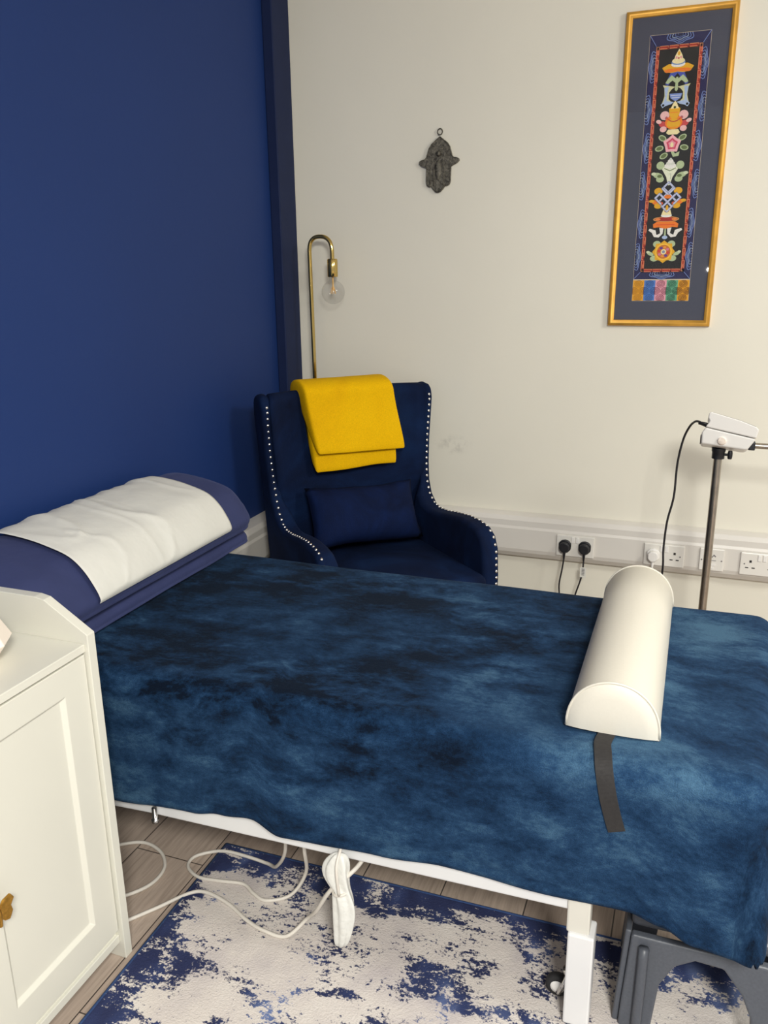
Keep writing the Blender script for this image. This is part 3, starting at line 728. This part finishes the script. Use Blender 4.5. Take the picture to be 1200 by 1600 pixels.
# mustard blanket folded over the chair back
MB = thing('folded_blanket', 'mustard yellow fleece blanket folded over the top of the armchair back', 'blanket', tuple(CM @ Vector((0, 0, 0))), math.radians(46.8))
def drape(name, off, xl, xr, zb_l, zb_r, zback, th, skew=0.0, wob=.004, seed=0.0):
    """one layer hanging over the chair back: path from the front hem, over the top and down behind"""
    path = []                                       # (y, z) of the layer's middle line for a unit drop
    yf0, ytop = .072, 1.047
    bm_ = BM(); nu, nv = 22, 44
    def mid(u, v):
        x = xl+(xr-xl)*u
        zb = zb_l+(zb_r-zb_l)*u
        r = .030+off
        yf = .055-off; yb = .124+off*.6; zt = 1.020
        hr = (yb-yf)/2; ym = (yf+yb)/2
        Lf = zt-zb; Lb = zt-zback; La = PI*hr*.82
        s = v*(Lf+La+Lb)
        if s < Lf:
            z = zb+s; y = yf-.05*smoothstep(1.03, .75, z)+.012*0
        elif s < Lf+La:
            a = PI*(s-Lf)/La; y = ym-hr*math.cos(a); z = zt+(.010+off*.55)*math.sin(a)
        else:
            z = zt-(s-Lf-La); y = yb
        w = noise.noise(Vector((x*7+seed, s*5, seed)))*wob
        lean = skew*(1.05-z)
        return Vector((x+lean, y+w, z+w*.3))
    def ring(u):
        pts = [mid(u, j/nv) for j in range(nv+1)]
        out, inn = [], []
        for j, p in enumerate(pts):
            d = (pts[min(j+1, nv)]-pts[max(j-1, 0)]); d.x = 0; d.normalize()
            nrm = Vector((0, -d.z, d.y)); tt = th*(1 if 0 < j < nv else .5)*(.5 if u in (0, 1) else 1)
            out.append(p+nrm*tt/2); inn.append(p-nrm*tt/2)
        return out+inn[::-1]
    loft(bm_, [ring(i/nu) for i in range(nu+1)])
    o = obj(name, bm_, M['mustard'], MB, smooth=True); o.modifiers.new('sub', 'SUBSURF').levels = 1
    return o
drape('inner_fold', .010, -.170, .168, .742, .746, .90, .011, .02, .010, 1.0)
drape('middle_fold', .027, -.176, .172, .732, .736, .92, .011, .035, .012, 4.0)
drape('middle_fold', .043, -.186, .180, .812, .802, .93, .010, .105, .003, 6.0)
drape('outer_fold', .059, -.192, .180, .806, .795, .90, .010, .115, .003, 9.0)

# ------------------------------------------------------------------ treatment couch
TB = thing('treatment_couch', 'white-framed treatment couch under the blue plush throw', 'couch', (-.69, -1.46, 0))
tx, ty = TB.location.x, TB.location.y
def tl(bm): bmesh.ops.translate(bm, verts=bm.verts, vec=(-tx, -ty, 0)); return bm
b = BM(); box(b, -1.53, .185, -1.845, -1.075, .50, .588); obj('mattress', tl(b), M['mattress'], TB, bevel=.03, seg=4)
b = BM(); box(b, -1.50, .16, -1.80, -1.12, .46, .50); obj('deck', tl(b), M['white_metal'], TB, bevel=.004)
for y in (-1.855, -1.11):
    b = BM(); prism(b, [(-1.50, .228), (-1.10, .250), (-.10, .271), (-.10, .335), (-1.5, .335)], lambda a, c, d: (a, d, c), y, y+.035); obj('side_rail', tl(b), M['white_metal'], TB, bevel=.004)
for x in (-1.49, .12):
    b = BM(); box(b, x, x+.035, -1.82, -1.11, .275, .33); obj('cross_rail', tl(b), M['white_metal'], TB, bevel=.004)
for x in (-1.38, -.118):
    for y in (-1.862, -1.10):
        b = BM(); box(b, x-.024, x+.020, y, y+.04, .225, .318); u = obj('leg_upper', tl(b), M['ivory_metal'] if x > -1 else M['white_metal'], TB, bevel=.004)
        b = BM(); box(b, x-.020, x+.030, y-.008, y+.045, .012, .228); obj('leg', tl(b), M['white_metal'], TB, bevel=.004)
        b = BM()
        z0 = .008 if (x > -1 and y < -1.6) else 0
        lathe(b, [(0, z0), (.012, z0), (.013, .0125), (0, .0125)], (x+.004, y+.018, 0), 'z', 14); obj('foot', tl(b), M['rubber'], TB)
def lean(bm):
    for v in bm.verts:
        dz = v.co.z-.905; dy = v.co.y+.010
        v.co.y -= dz*.24; v.co.z -= dy*.30
    return bm
def castor(x, y, g):
    b = BM(); prof = [(.010, -.009), (.019, -.010), (.024, -.007), (.025, 0), (.024, .007), (.019, .010), (.010, .009)]
    lathe(b, prof, (x, y, .0255+g), 'y', 24); w = obj('castor_wheel', tl(b), M['rubber'], TB, smooth=True)
    b = BM(); lathe(b, [(0, -.0125), (.007, -.012), (.014, -.0105), (.015, -.008), (.015, .008), (.014, .0105), (0, .012)], (x, y, .0255+g), 'y', 20); h = obj('hub', tl(b), M['plastic_white'], w, smooth=True)
    b = BM(); tube(b, [(x+.003, y-.016, .026), (x+.012, y-.016, .050), (x+.018, y-.006, .066), (x+.020, y, .072)], .005, 8, 4); tube(b, [(x+.003, y+.016, .026), (x+.012, y+.016, .050), (x+.018, y+.006, .066)], .005, 8, 4)
    lathe(b, [(0, .062), (.012, .064), (.012, .078), (0, .08)], (x+.020, y, 0), 'z', 14); tube(b, [(x+.02, y, .075), (x+.03, y-.01, .10), (x+.045, y-.03, .11)], .007, 8, 3)
    obj('castor_fork', tl(b), M['chrome'], TB, smooth=True)
castor(-.158, -1.80, .008); castor(-1.33, -1.80, 0); castor(-.165, -1.06, 0)
b = BM(); lathe(b, [(0, -.004), (.008, -.003), (.009, .004), (.006, .005), (.006, .035), (0, .035)], (-1.075, -1.866, .243), 'z', 14); obj('rail_bolt', tl(b), M['chrome'], TB, smooth=True)
b = BM(); prism(b, [(-1.30, .26), (-1.16, .216), (-1.135, .238), (-1.28, .285)], lambda a, c, d: (a, d, c), -1.80, -1.77); obj('lift_bracket', tl(b), M['white_metal'], TB, bevel=.002)

# blue plush throw laid over the couch
X0, X1, Y0, Y1, ZT = -1.36, .235, -1.862, -1.062, .600
HEM = [(-1.36, .29), (-1.16, .278), (-.957, .290), (-.88, .305), (-.80, .318), (-.73, .290), (-.647, .290), (-.50, .300), (-.37, .309), (-.158, .304), (0, .309), (.06, .295), (.12, .27), (.20, .262)]
def over(L, R=.045):
    """distance L past an edge -> (outward, down) round a soft edge"""
    q = R*PI/2
    if L <= 0: return 0, 0
    if L < q: a = L/R; return R*math.sin(a), R*(1-math.cos(a))
    return R, R+(L-q)
SX = (X1-X0)+.30; SYF, SYB = .36, .24
def throw_pt(u, v):
    a = X0+u*SX
    hem = lerp_tab(HEM, min(a, .2)); dep = (ZT-hem)
    Lf = dep+.045*(PI/2-1)
    yA, yB = Y0+.045, Y1-.045
    tot = Lf+(yB-yA)+SYB
    s = v*tot
    dy = 0; y = 0
    if s < Lf: dyf = Lf-s; y_in = yA; sg = -1; dy = dyf
    elif s < Lf+yB-yA: y_in = yA+s-Lf; sg = 0
    else: y_in = yB; sg = 1; dy = s-Lf-(yB-yA)
    xe = X1-.045-.045*(1-smoothstep(Y0, Y1, y_in))      # the foot edge runs slightly askew
    a = X0+u*(SX-(X1-.045-xe)); x_in = min(a, xe); dx = max(0, a-xe)
    # gentle undulation of the top
    n1 = noise.noise(Vector((a*2.2, s*2.2, 3.0)))*.006+noise.noise(Vector((a*6, s*6, 1.0)))*.0025
    if dx > 0 and dy > 0 and sg < 0:             # the cloth's own corner is rounded
        k = (dx/.345)**6+(dy/Lf)**6
        if k > 1: dx *= k**(-1/6); dy *= k**(-1/6)
    if dx <= 0 and dy <= 0:
        z = ZT+n1+.004
        return Vector((x_in, y_in, z))
    L = math.hypot(dx, dy); ux, uy = dx/L, sg*dy/L
    L = (dx**5+dy**5)**.2
    o, d = over(L)
    corner = 4*ux*ux*dy*dy/(L*L)
    flare = .015*corner*smoothstep(.03, .35, d)
    rip = noise.noise(Vector((a*4.5, 7.0, s*1.2)))*.012*smoothstep(.04, .3, d)
    x = x_in+ux*(o+flare+(rip if dx > 0 and dy <= 0 else 0)); y = y_in+uy*(o+flare+max(-.003, rip)+.004)
    z = ZT-d+n1*(1-smoothstep(0, .1, d))+.004
    if sg < 0:                                   # stitched hem line
        eh = (Lf-dy)
        g = math.exp(-((eh-.022)/.004)**2)*.003; y += g*abs(uy)
    return Vector((x, y, z))
b = BM()
def vmap(j):                                     # rows packed near the near hem
    return j
grid(b, lambda u, v: throw_pt(u, v), 190, 150, lambda u, v: (u*SX, v*1.55))
# rounded edge thickness
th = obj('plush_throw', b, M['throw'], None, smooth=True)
so = th.modifiers.new('solid', 'SOLIDIFY'); so.thickness = .008; so.offset = 1
tag(th, 'blue plush throw draped over the whole treatment couch', 'throw blanket')

# ------------------------------------------------------------------ navy pillows and paper sheet at the head
def bolster_ring(sec, y, amp, seed):
    return [Vector((x+noise.noise(Vector((x*6, y*5, z*6+seed)))*amp, y+noise.noise(Vector((z*7, x*7, seed)))*amp*.6, z+noise.noise(Vector((x*5, y*6, seed+4)))*amp)) for x, z in sec]
def sausage(name, sec, y0, y1, amp, seed, label, round_end=.05, n=34):
    cxs = sum(p[0] for p in sec)/len(sec); czs = sum(p[1] for p in sec)/len(sec)
    P = [(p.x, p.z) for p in catmull([(a, 0, c) for a, c in sec], 5, True)]
    rings = []
    for i in range(n+1):
        y = y0+(y1-y0)*i/n
        d = min(y-y0, y1-y)
        if d < round_end: k = 1-d/round_end; sc = math.sqrt(max(0, 1-k*k))*.22+.78
        else: sc = 1
        sc_x = sc; base = min(c for a, c in P)
        rings.append(bolster_ring([(cxs+(a-cxs)*sc_x, base+(c-base)*(sc if c > czs else 1)) for a, c in P], y, amp, seed))
    b = BM(); loft(b, rings)
    o = obj(name, b, M['navy_cotton'], None, smooth=True, subsurf=1); tag(o, label, 'pillow'); return o
low = [(-1.312, .620), (-1.300, .632), (-1.304, .650), (-1.33, .659), (-1.45, .660), (-1.54, .658), (-1.56, .64), (-1.55, .622), (-1.45, .619)]
sausage('flat_pillow', low, -1.955, -.965, .004, 3.0, 'thin navy pillow underneath the tall one at the couch head', .03)
main = [(-1.30, .671), (-1.278, .69), (-1.272, .712), (-1.285, .738), (-1.312, .778), (-1.345, .808), (-1.40, .826), (-1.46, .838), (-1.53, .843), (-1.575, .825), (-1.583, .74), (-1.57, .678), (-1.45, .670)]
sausage('tall_pillow', main, -1.95, -.985, .003, 8.0, 'tall navy pillow carrying the white paper sheet, against the blue wall', .05)
# white paper sheet over the tall pillow
top_prof = [(-1.268, .704), (-1.264, .716), (-1.274, .742), (-1.302, .784), (-1.340, .815), (-1.40, .8345), (-1.46, .847), (-1.53, .853), (-1.57, .845)]
TP = catmull([(a, 0, c) for a, c in top_prof], 8)
def sheet(u, v):
    k = u*(len(TP)-1); i = min(int(k), len(TP)-2); p = TP[i].lerp(TP[i+1], k-i)
    y0 = -1.745-.012*u; y1 = -1.150+.0*u
    y = y0+(y1-y0)*v
    inner = min(1, 6*v, 6*(1-v))*smoothstep(0, .15, u)
    q = Vector((p.x*3.2+p.z*3.2, y*3.6, 2.0)); q = q+noise.noise_vector(q*1.3)*.5
    rdg = max(0, 1-abs(noise.noise(q))*7)**2*.006+max(0, 1-abs(noise.noise(q*2.1+Vector((5, 1, 3))))*5)**2*.0035*smoothstep(.7, .3, v)+noise.noise(q*.8)*.005
    cr = max(0, rdg+.003)*inner
    cr0 = (abs(noise.noise(Vector((p.x*9+y*5, y*4, 2.0))))*.008+abs(noise.noise(Vector((p.x*17, y*13, 5.0))))*.009+abs(noise.noise(Vector((p.x*30+y*12, y*26, 1.0))))*.005)*inner
    dirn = Vector((.35, 0, .93)); back = .006*noise.noise(Vector((y*22, 9, 0)))*smoothstep(.8, 1, u)
    return Vector((p.x, y, p.z))+dirn*(cr+.004)+Vector((0, 0, back))
b = BM(); grid(b, sheet, 70, 90); o = obj('paper_sheet', b, M['paper'], None, smooth=True)
so = o.modifiers.new('solid', 'SOLIDIFY'); so.thickness = .001; so.offset = 1
tag(o, 'crumpled white paper sheet spread over the navy pillow', 'paper sheet')

# ------------------------------------------------------------------ ivory half-round bolster
BO = thing('half_round_bolster', 'ivory half-round bolster cushion lying across the blue throw', 'bolster', (-.090, -1.445, .613))
def hr(w, h, n=26):
    return [(-w*math.cos(PI*k/n), h*max(0.0, math.sin(PI*k/n))**.86) for k in range(n+1)]
sec = hr(.0845, .100)
def bol(y, sc): return [Vector((a*sc, y, .004+c*sc)) for a, c in sec]
b = BM(); loft(b, [bol(-.325, 1), bol(-.15, 1.0), bol(0, 1.0), bol(.15, 1), bol(.336, 1), bol(.343, .95), bol(.346, .5), bol(.346, .05)], True); obj('body', b, M['ivory_vinyl'], BO, auto=60)
b = BM(); loft(b, [bol(-.3255, .995), bol(-.330, .94), bol(-.333, .7), bol(-.335, .35), bol(-.335, .03)]); obj('end_panel', b, M['ivory_vinyl'], BO, auto=50)
for yy in (-.3255, .338):
    b = BM(); pts = [(a*1.005, yy, .004+c*1.005) for a, c in sec]; tube(b, pts, .0026, 6); tube(b, [pts[-1], (0, yy, .004), pts[0]], .0026, 6); obj('piping', b, M['ivory_vinyl'], BO, smooth=True)
b = BM()
def ribbon(b, pts, w, t_):
    P = catmull(pts, 6)
    for side in (0,):
        R_ = []
        for i, p in enumerate(P):
            d = (P[min(i+1, len(P)-1)]-P[max(i-1, 0)]).normalized()
            sx = Vector((1, 0, 0)); sx = (sx-d*sx.dot(d)).normalized()
            nrm = sx.cross(d).normalized(); nrm = nrm if nrm.z-nrm.y > 0 else -nrm
            R_.append([p-sx*w/2, p+sx*w/2, p+sx*w/2+nrm*t_, p-sx*w/2+nrm*t_])
        loft(b, R_)
from mathutils.bvhtree import BVHTree
bpy.context.view_layer.update()
tb = BVHTree.FromObject(th, bpy.context.evaluated_depsgraph_get())
bw = Vector((-.090, -1.445, .613)); sp = []
for x, y, z in ((-.004, -.312, .003), (-.009, -.340, .004), (-.012, -.368, .002), (-.008, -.392, -.006), (-.002, -.415, -.028), (.008, -.436, -.056), (.020, -.450, -.082), (.028, -.455, -.100)):
    h = bw+Vector((x, y, z)); d = Vector((0, -.6, .8)) if y < -.38 else Vector((0, 0, 1))
    hit = tb.ray_cast(h+d*.15, -d, .4)[0]
    sp.append((hit+d*.004 if hit else h)-bw)
ribbon(b, sp, .031, .0022)
o = obj('strap', b, M['strap'], BO, bevel=.0006); o['label'] = 'short black webbing strap with hook-and-loop end'

# ------------------------------------------------------------------ magnifier head on a steel stand
DV = thing('lamp_stand', 'white instrument head on a steel pole behind the couch, with black cable', 'equipment stand', (.086, -.45, 0))
dx0, dy0 = .086, -.45
b = BM(); tube(b, [(0, 0, .06), (0, 0, .885)], .0128, 20); obj('pole', b, M['steel'], DV, auto=60)
for k in range(5):
    a = k*2*PI/5+.3; c, s = math.cos(a), math.sin(a)
    b = BM(); tube(b, [(c*.02, s*.02, .075), (c*.15, s*.15, .06), (c*.20, s*.20, .05)], .012, 10); fo = obj('base_leg', b, M['steel'], DV, smooth=True)
    b = BM(); lathe(b, [(0, -.01), (.022, -.01), (.024, 0), (.022, .01), (0, .01)], (c*.20, s*.20, .0245), 'x', 16); obj('castor', b, M['rubber'], fo, smooth=True)
b = BM(); lathe(b, [(.0128, .872), (.019, .872), (.019, .892), (.021, .896), (.021, .906), (0, .906)], (0, 0, 0), 'z', 24); obj('collar', b, M['black_plastic'], DV, auto=40)
b = BM(); tube(b, [(.015, -.004, .886), (.030, -.006, .886)], .004, 10)
lathe(b, [(0, -.013), (.006, -.013), (.0075, -.006), (.0075, .006), (.006, .013), (0, .013)], (.034, -.006, .886), 'z', 14); obj('clamp_knob', b, M['black_plastic'], DV, auto=40)
lo = [(-.054, .913), (-.055, .950), (-.046, .966), (.099, .936), (.079, .902), (.07, .900)]
up = [(-.046, .968), (-.036, .986), (-.041, .998), (-.040, 1.012), (-.034, 1.016), (.05, .9925), (.096, .9745), (.104, .966), (.099, .939)]
D0, D1 = -.062, .030
b = BM(); prism(b, lo, lambda a, c, d: (a, d, c), D0, D1); obj('lower_housing', lean(b), M['plastic_white'], DV, bevel=.005, seg=3)
b = BM(); prism(b, up, lambda a, c, d: (a, d, c), D0, D1); up_o = obj('upper_housing', lean(b), M['plastic_white'], DV, bevel=.005, seg=3)
b = BM(); prism(b, [(-.030, 1.0158), (.050, .9938), (.094, .9768), (.094, .9748), (.050, .9918), (-.030, 1.0138)], lambda a, c, d: (a, d, c), D0+.006, D1-.006); obj('top_seam', lean(b), M['grey_mark'], up_o)
b = BM(); lathe(b, [(0, -.006), (.010, -.006), (.013, -.003), (.0135, .002), (0, .002)], (.004, D0-.001, .924), 'y', 22); o = obj('round_cap', lean(b), M['ceramic'], DV, auto=40); o['label'] = 'cream round cap'
b = BM(); box(b, -.0575, -.0545, -.04, .01, .918, .945); obj('switch', lean(b), M['grey_mark'], DV, bevel=.001)
b = BM(); tube(b, [(.085, -.016, .922), (.14, -.016, .921), (.62, -.016, .912)], .0092, 16); obj('arm', b, M['steel'], DV, auto=60)
b = BM(); box(b, .082, .102, -.028, -.002, .908, .934); obj('arm_joint', b, M['black_plastic'], DV, bevel=.003)
b = BM(); tube(b, [(-.036, -.02, .976), (-.052, -.02, .982), (-.066, -.016, .985)], .006, 10, 3, rad=lambda q: .0085-.0035*q); obj('cable_plug', lean(b), M['black_plastic'], DV, smooth=True)
b = BM(); tube(b, [(-.063, -.036, .990), (-.076, -.012, .987), (-.092, .03, .962), (-.108, .045, .915), (-.119, .05, .834), (-.121, .05, .724), (-.135, .05, .636), (-.139, .05, .54), (-.136, .05, .466), (-.145, .10, .30), (-.16, .15, .12), (-.12, .18, .006)], .0036, 8, 8); obj('cable', b, M['black_cable'], DV, smooth=True)

# ------------------------------------------------------------------ white cabinet
CB = thing('cabinet', 'white panelled cabinet with raised side panels, bottom left', 'cabinet', (-1.28, -2.37, 0))
kx, ky = CB.location.x, CB.location.y
def kl(bm): bmesh.ops.translate(bm, verts=bm.verts, vec=(-kx, -ky, 0)); return bm
WP = M['white_paint']
YR, YL, XF, XB = -2.0, -2.74, -1.066, -1.50
side_o = [(XF, .0), (XF, .776), (-1.163, .838), (-1.185, .842), (XB, .842), (XB, 0), (XB+.05, 0), (XB+.06, .035), (XF-.06, .035), (XF-.045, 0)]
for y in (YR, YL+.022):
    b = BM(); prism(b, side_o, lambda a, c, d: (a, d, c), y-.022, y); obj('side_panel', kl(b), WP, CB, bevel=.0015)
b = BM(); box(b, XB+.0, XF-.008, YL+.022, YR-.022, .740, .757); obj('top_shelf', kl(b), WP, CB, bevel=.0015)
b = BM(); box(b, XB, XB+.012, YL+.022, YR-.022, .04, .842); obj('back_panel', kl(b), WP, CB)
b = BM(); box(b, XB+.012, XF-.02, YL+.022, YR-.022, .060, .075); obj('bottom_shelf', kl(b), WP, CB)
b = BM(); box(b, XF-.03, XF-.012, YL+.022, YR-.022, .040, .060); obj('bottom_rail', kl(b), WP, CB, bevel=.0015)
def door(y0, y1, knob_y):
    """framed door between y0 and y1 with a sunk flat panel"""
    xf = XF-.010; z0, z1 = .075, .735; sw = .064
    b = BM(); 
    o_ = [(y0, z0), (y1, z0), (y1, z1), (y0, z1)]; i_ = [(y0+sw, z0+.07), (y1-sw, z0+.07), (y1-sw, z1-.06), (y0+sw, z1-.06)]
    j_ = [(y0+sw+.008, z0+.078), (y1-sw-.008, z0+.078), (y1-sw-.008, z1-.068), (y0+sw+.008, z1-.068)]
    def ringv(pts, x): return [b.verts.new((x, p, q)) for p, q in pts]
    r0 = ringv(o_, xf-.018); r1 = ringv(o_, xf); r2 = ringv(i_, xf); r3 = ringv(j_, xf-.008)
    for s_, e_ in ((r0, r1), (r1, r2), (r2, r3)):
        for k in range(4): b.faces.new((s_[k], s_[(k+1) % 4], e_[(k+1) % 4], e_[k]))
    b.faces.new(r3); b.faces.new(r0[::-1])
    d = obj('door', kl(b), WP, CB, bevel=.0012)
    b = BM()                                      # small butterfly-shaped gilt knob
    lathe(b, [(0, 0), (.006, 0), (.005, .010), (.004, .014), (0, .014)], (xf, knob_y, .378), 'x', 12)
    wing = [(.002, .005), (.012, .021), (.026, .026), (.031, .016), (.024, .004), (.026, -.008), (.019, -.022), (.010, -.020), (.002, -.008)]
    for s in (-1, 1): prism(b, [(knob_y+s*a, .378+c) for a, c in wing], lambda a, c, d_: (d_+abs(a-knob_y)*.25, a, c), xf+.012, xf+.017)
    tube(b, [(xf+.018, knob_y, .354), (xf+.020, knob_y, .378), (xf+.018, knob_y, .388)], .004, 8, 3)
    o = obj('knob', kl(b), M['gold_knob'], d, bevel=.001); o['label'] = 'gilt butterfly-shaped knob'
door(-2.370, -2.0245, -2.326); door(-2.716, -2.374, -2.42)
# faceted pot on the cabinet
b = BM(); prof = [(0, .759), (.055, .759), (.086, .800), (.060, .852), (.050, .852), (.064, .80), (.04, .77), (0, .768)]
lathe(b, prof, (0, 0, 0), 'z', 9)
bmesh.ops.translate(b, verts=b.verts, vec=(0, 0, -.758))
o = obj('faceted_pot', b, [M['ceramic'], M['dark']], None, bevel=.0015); o.location = (-1.225, -2.168, .758); o.rotation_euler = (0, 0, .2)
tag(o, 'cream faceted pot on top of the white cabinet', 'pot')
b = BM(); lathe(b, [(0, .048), (.053, .048), (.052, .070), (.045, .0845), (0, .0845)], (0, 0, 0), 'z', 18); dk = obj('pot_inside', b, M['mattress'], o); dk['label'] = 'dark inside of the opening'  # solid dark piece standing for the inside of the pot

# ------------------------------------------------------------------ rug, stool, cords and bag
RG = thing('area_rug', 'distressed navy and cream rug on the floor under the couch', 'rug', (-1.037+RUG_W/2, -1.612-RUG_L/2, 0), .012)
b = BM(); box(b, -RUG_W/2, RUG_W/2, -RUG_L/2, RUG_L/2, .0005, .008); obj('pile', b, M['rug'], RG, bevel=.003)
b = BM(); c4 = [(-RUG_W/2, -RUG_L/2, .005), (RUG_W/2, -RUG_L/2, .005), (RUG_W/2, RUG_L/2, .005), (-RUG_W/2, RUG_L/2, .005)]
for p, q in zip(c4, c4[1:]+c4[:1]): tube(b, [p, q], .0045, 8)
obj('binding', b, M['rug_binding'], RG, smooth=True)

ST = thing('step_stool', 'grey plastic step stool under the foot end of the couch', 'stool', (.095, -1.70, .008))
G = M['grey_stool']
def stool_leg(b, x0, x1, y, lean):
    pass
b = BM(); box(b, -.12, .155, -.09, .12, .205, .235); obj('tread', b, G, ST, bevel=.010, seg=3)
fr = [(-.130, .0), (-.128, .05), (-.118, .205), (.150, .205), (.160, .05), (.165, 0), (.112, 0), (.104, .09), (.085, .135), (.05, .178), (.0, .180), (-.035, .158), (-.060, .11), (-.070, .0)]
for y, nm in ((-.105, 'front_panel'), (.105, 'rear_panel')):
    b = BM(); prism(b, fr, lambda a, c, d: (a, d+(1 if y > 0 else -1)*(.205-c)*.10, c), y-.009, y+.009); obj(nm, b, G, ST, bevel=.005, seg=3)
for s, xx in ((-1, -.124), (1, .156)):
    b = BM(); prism(b, [(-.125, 0), (-.105, .205), (.105, .205), (.125, 0), (.07, 0), (.055, .12), (-.055, .12), (-.07, 0)], lambda a, c, d: (xx+s*(.205-c)*.06+d, a, c), -.006, .006); obj('side_panel', b, G, ST, bevel=.004, seg=3)
b = BM(); tube(b, [(-.093, -.124, .19), (-.094, -.134, .10), (-.096, -.139, .012)], .010, 8, 3); obj('rib', b, G, ST, smooth=True)

ZF = .0055; ZR = .0135
b = BM()
tube(b, [(-1.42, -1.90, ZF), (-1.38, -1.78, ZF), (-1.317, -1.719, ZF), (-1.261, -1.69, ZF), (-1.201, -1.704, ZF), (-1.16, -1.741, ZF), (-1.147, -1.781, ZF), (-1.154, -1.824, ZF), (-1.186, -1.869, ZF), (-1.25, -1.925, ZF), (-1.265, -1.965, ZF), (-1.23, -1.985, ZF), (-1.16, -1.965, ZF), (-1.095, -1.885, ZF), (-1.042, -1.815, ZF+.004), (-1.00, -1.80, ZR), (-.93, -1.815, ZR), (-.865, -1.845, ZR), (-.81, -1.862, ZR+.002), (-.755, -1.858, ZR), (-.715, -1.83, .05), (-.675, -1.86, .11), (-.632, -1.880, .19), (-.59, -1.868, .235), (-.575, -1.84, .249), (-.565, -1.80, .27), (-.56, -1.78, .34), (-.56, -1.78, .44)], .0046, 8, 8)
tag(obj('power_cord', b, M['white_cable'], None, smooth=True), 'long white cord looping from behind the cabinet over the rug edge to the hanging bag', 'cord')
b = BM()
tube(b, [(-.79, -1.82, .42), (-.782, -1.80, .30), (-.80, -1.76, .16), (-.86, -1.70, .05), (-.905, -1.665, .018), (-.96, -1.655, ZR), (-1.03, -1.655, ZR), (-1.075, -1.665, ZF+.001), (-1.105, -1.695, ZF), (-1.098, -1.73, ZF), (-1.05, -1.757, ZF+.004), (-.99, -1.755, ZR), (-.93, -1.745, ZR), (-.89, -1.765, ZR), (-.85, -1.775, ZR), (-.80, -1.745, .02), (-.76, -1.74, .09), (-.735, -1.79, .20), (-.73, -1.80, .30), (-.735, -1.80, .42)], .0044, 8, 8)
tag(obj('control_cord', b, M['white_cable'], None, smooth=True), 'white cord hanging from the couch rail in a flat loop over the rug corner', 'cord')

BG = thing('plastic_bag', 'white plastic bag bundle tied up and hanging below the couch rail', 'bag', (-.612, -1.874, .0))
b = BM(); secs = [(.288, .010, .008, .003), (.275, .020, .013, .000), (.258, .028, .016, -.005), (.235, .030, .017, -.009), (.212, .026, .015, -.004), (.196, .020, .013, .004), (.180, .023, .014, .008), (.155, .025, .014, .010), (.125, .024, .014, .008), (.09, .020, .012, .004), (.06, .016, .010, -.001), (.046, .011, .007, -.003)]
R_ = []
for z, rx, ry, cx_ in secs:
    ring = []
    for k in range(28):
        a = 2*PI*k/28; w = 1+.16*math.sin(5*a+z*20)+.07*math.sin(9*a+z*35)
        ring.append(Vector((cx_+rx*w*math.cos(a), ry*w*math.sin(a), z)))
    R_.append(ring)
loft(b, R_); obj('bundle', b, M['bag'], BG, smooth=True, subsurf=1)
b = BM(); tube(b, [(.003+.017*math.cos(k*PI/8), .016*math.sin(k*PI/8), .192+.004*math.cos(k*PI/8)) for k in range(16)], .003, 8, 0, closed=True); tube(b, [(.0, .0145, .36), (.002, .0145, .33), (.003, .012, .30), (.004, -.021, .268), (.006, -.017, .195)], .0034, 8, 5); obj('tie_cord', b, M['white_cable'], BG, smooth=True)
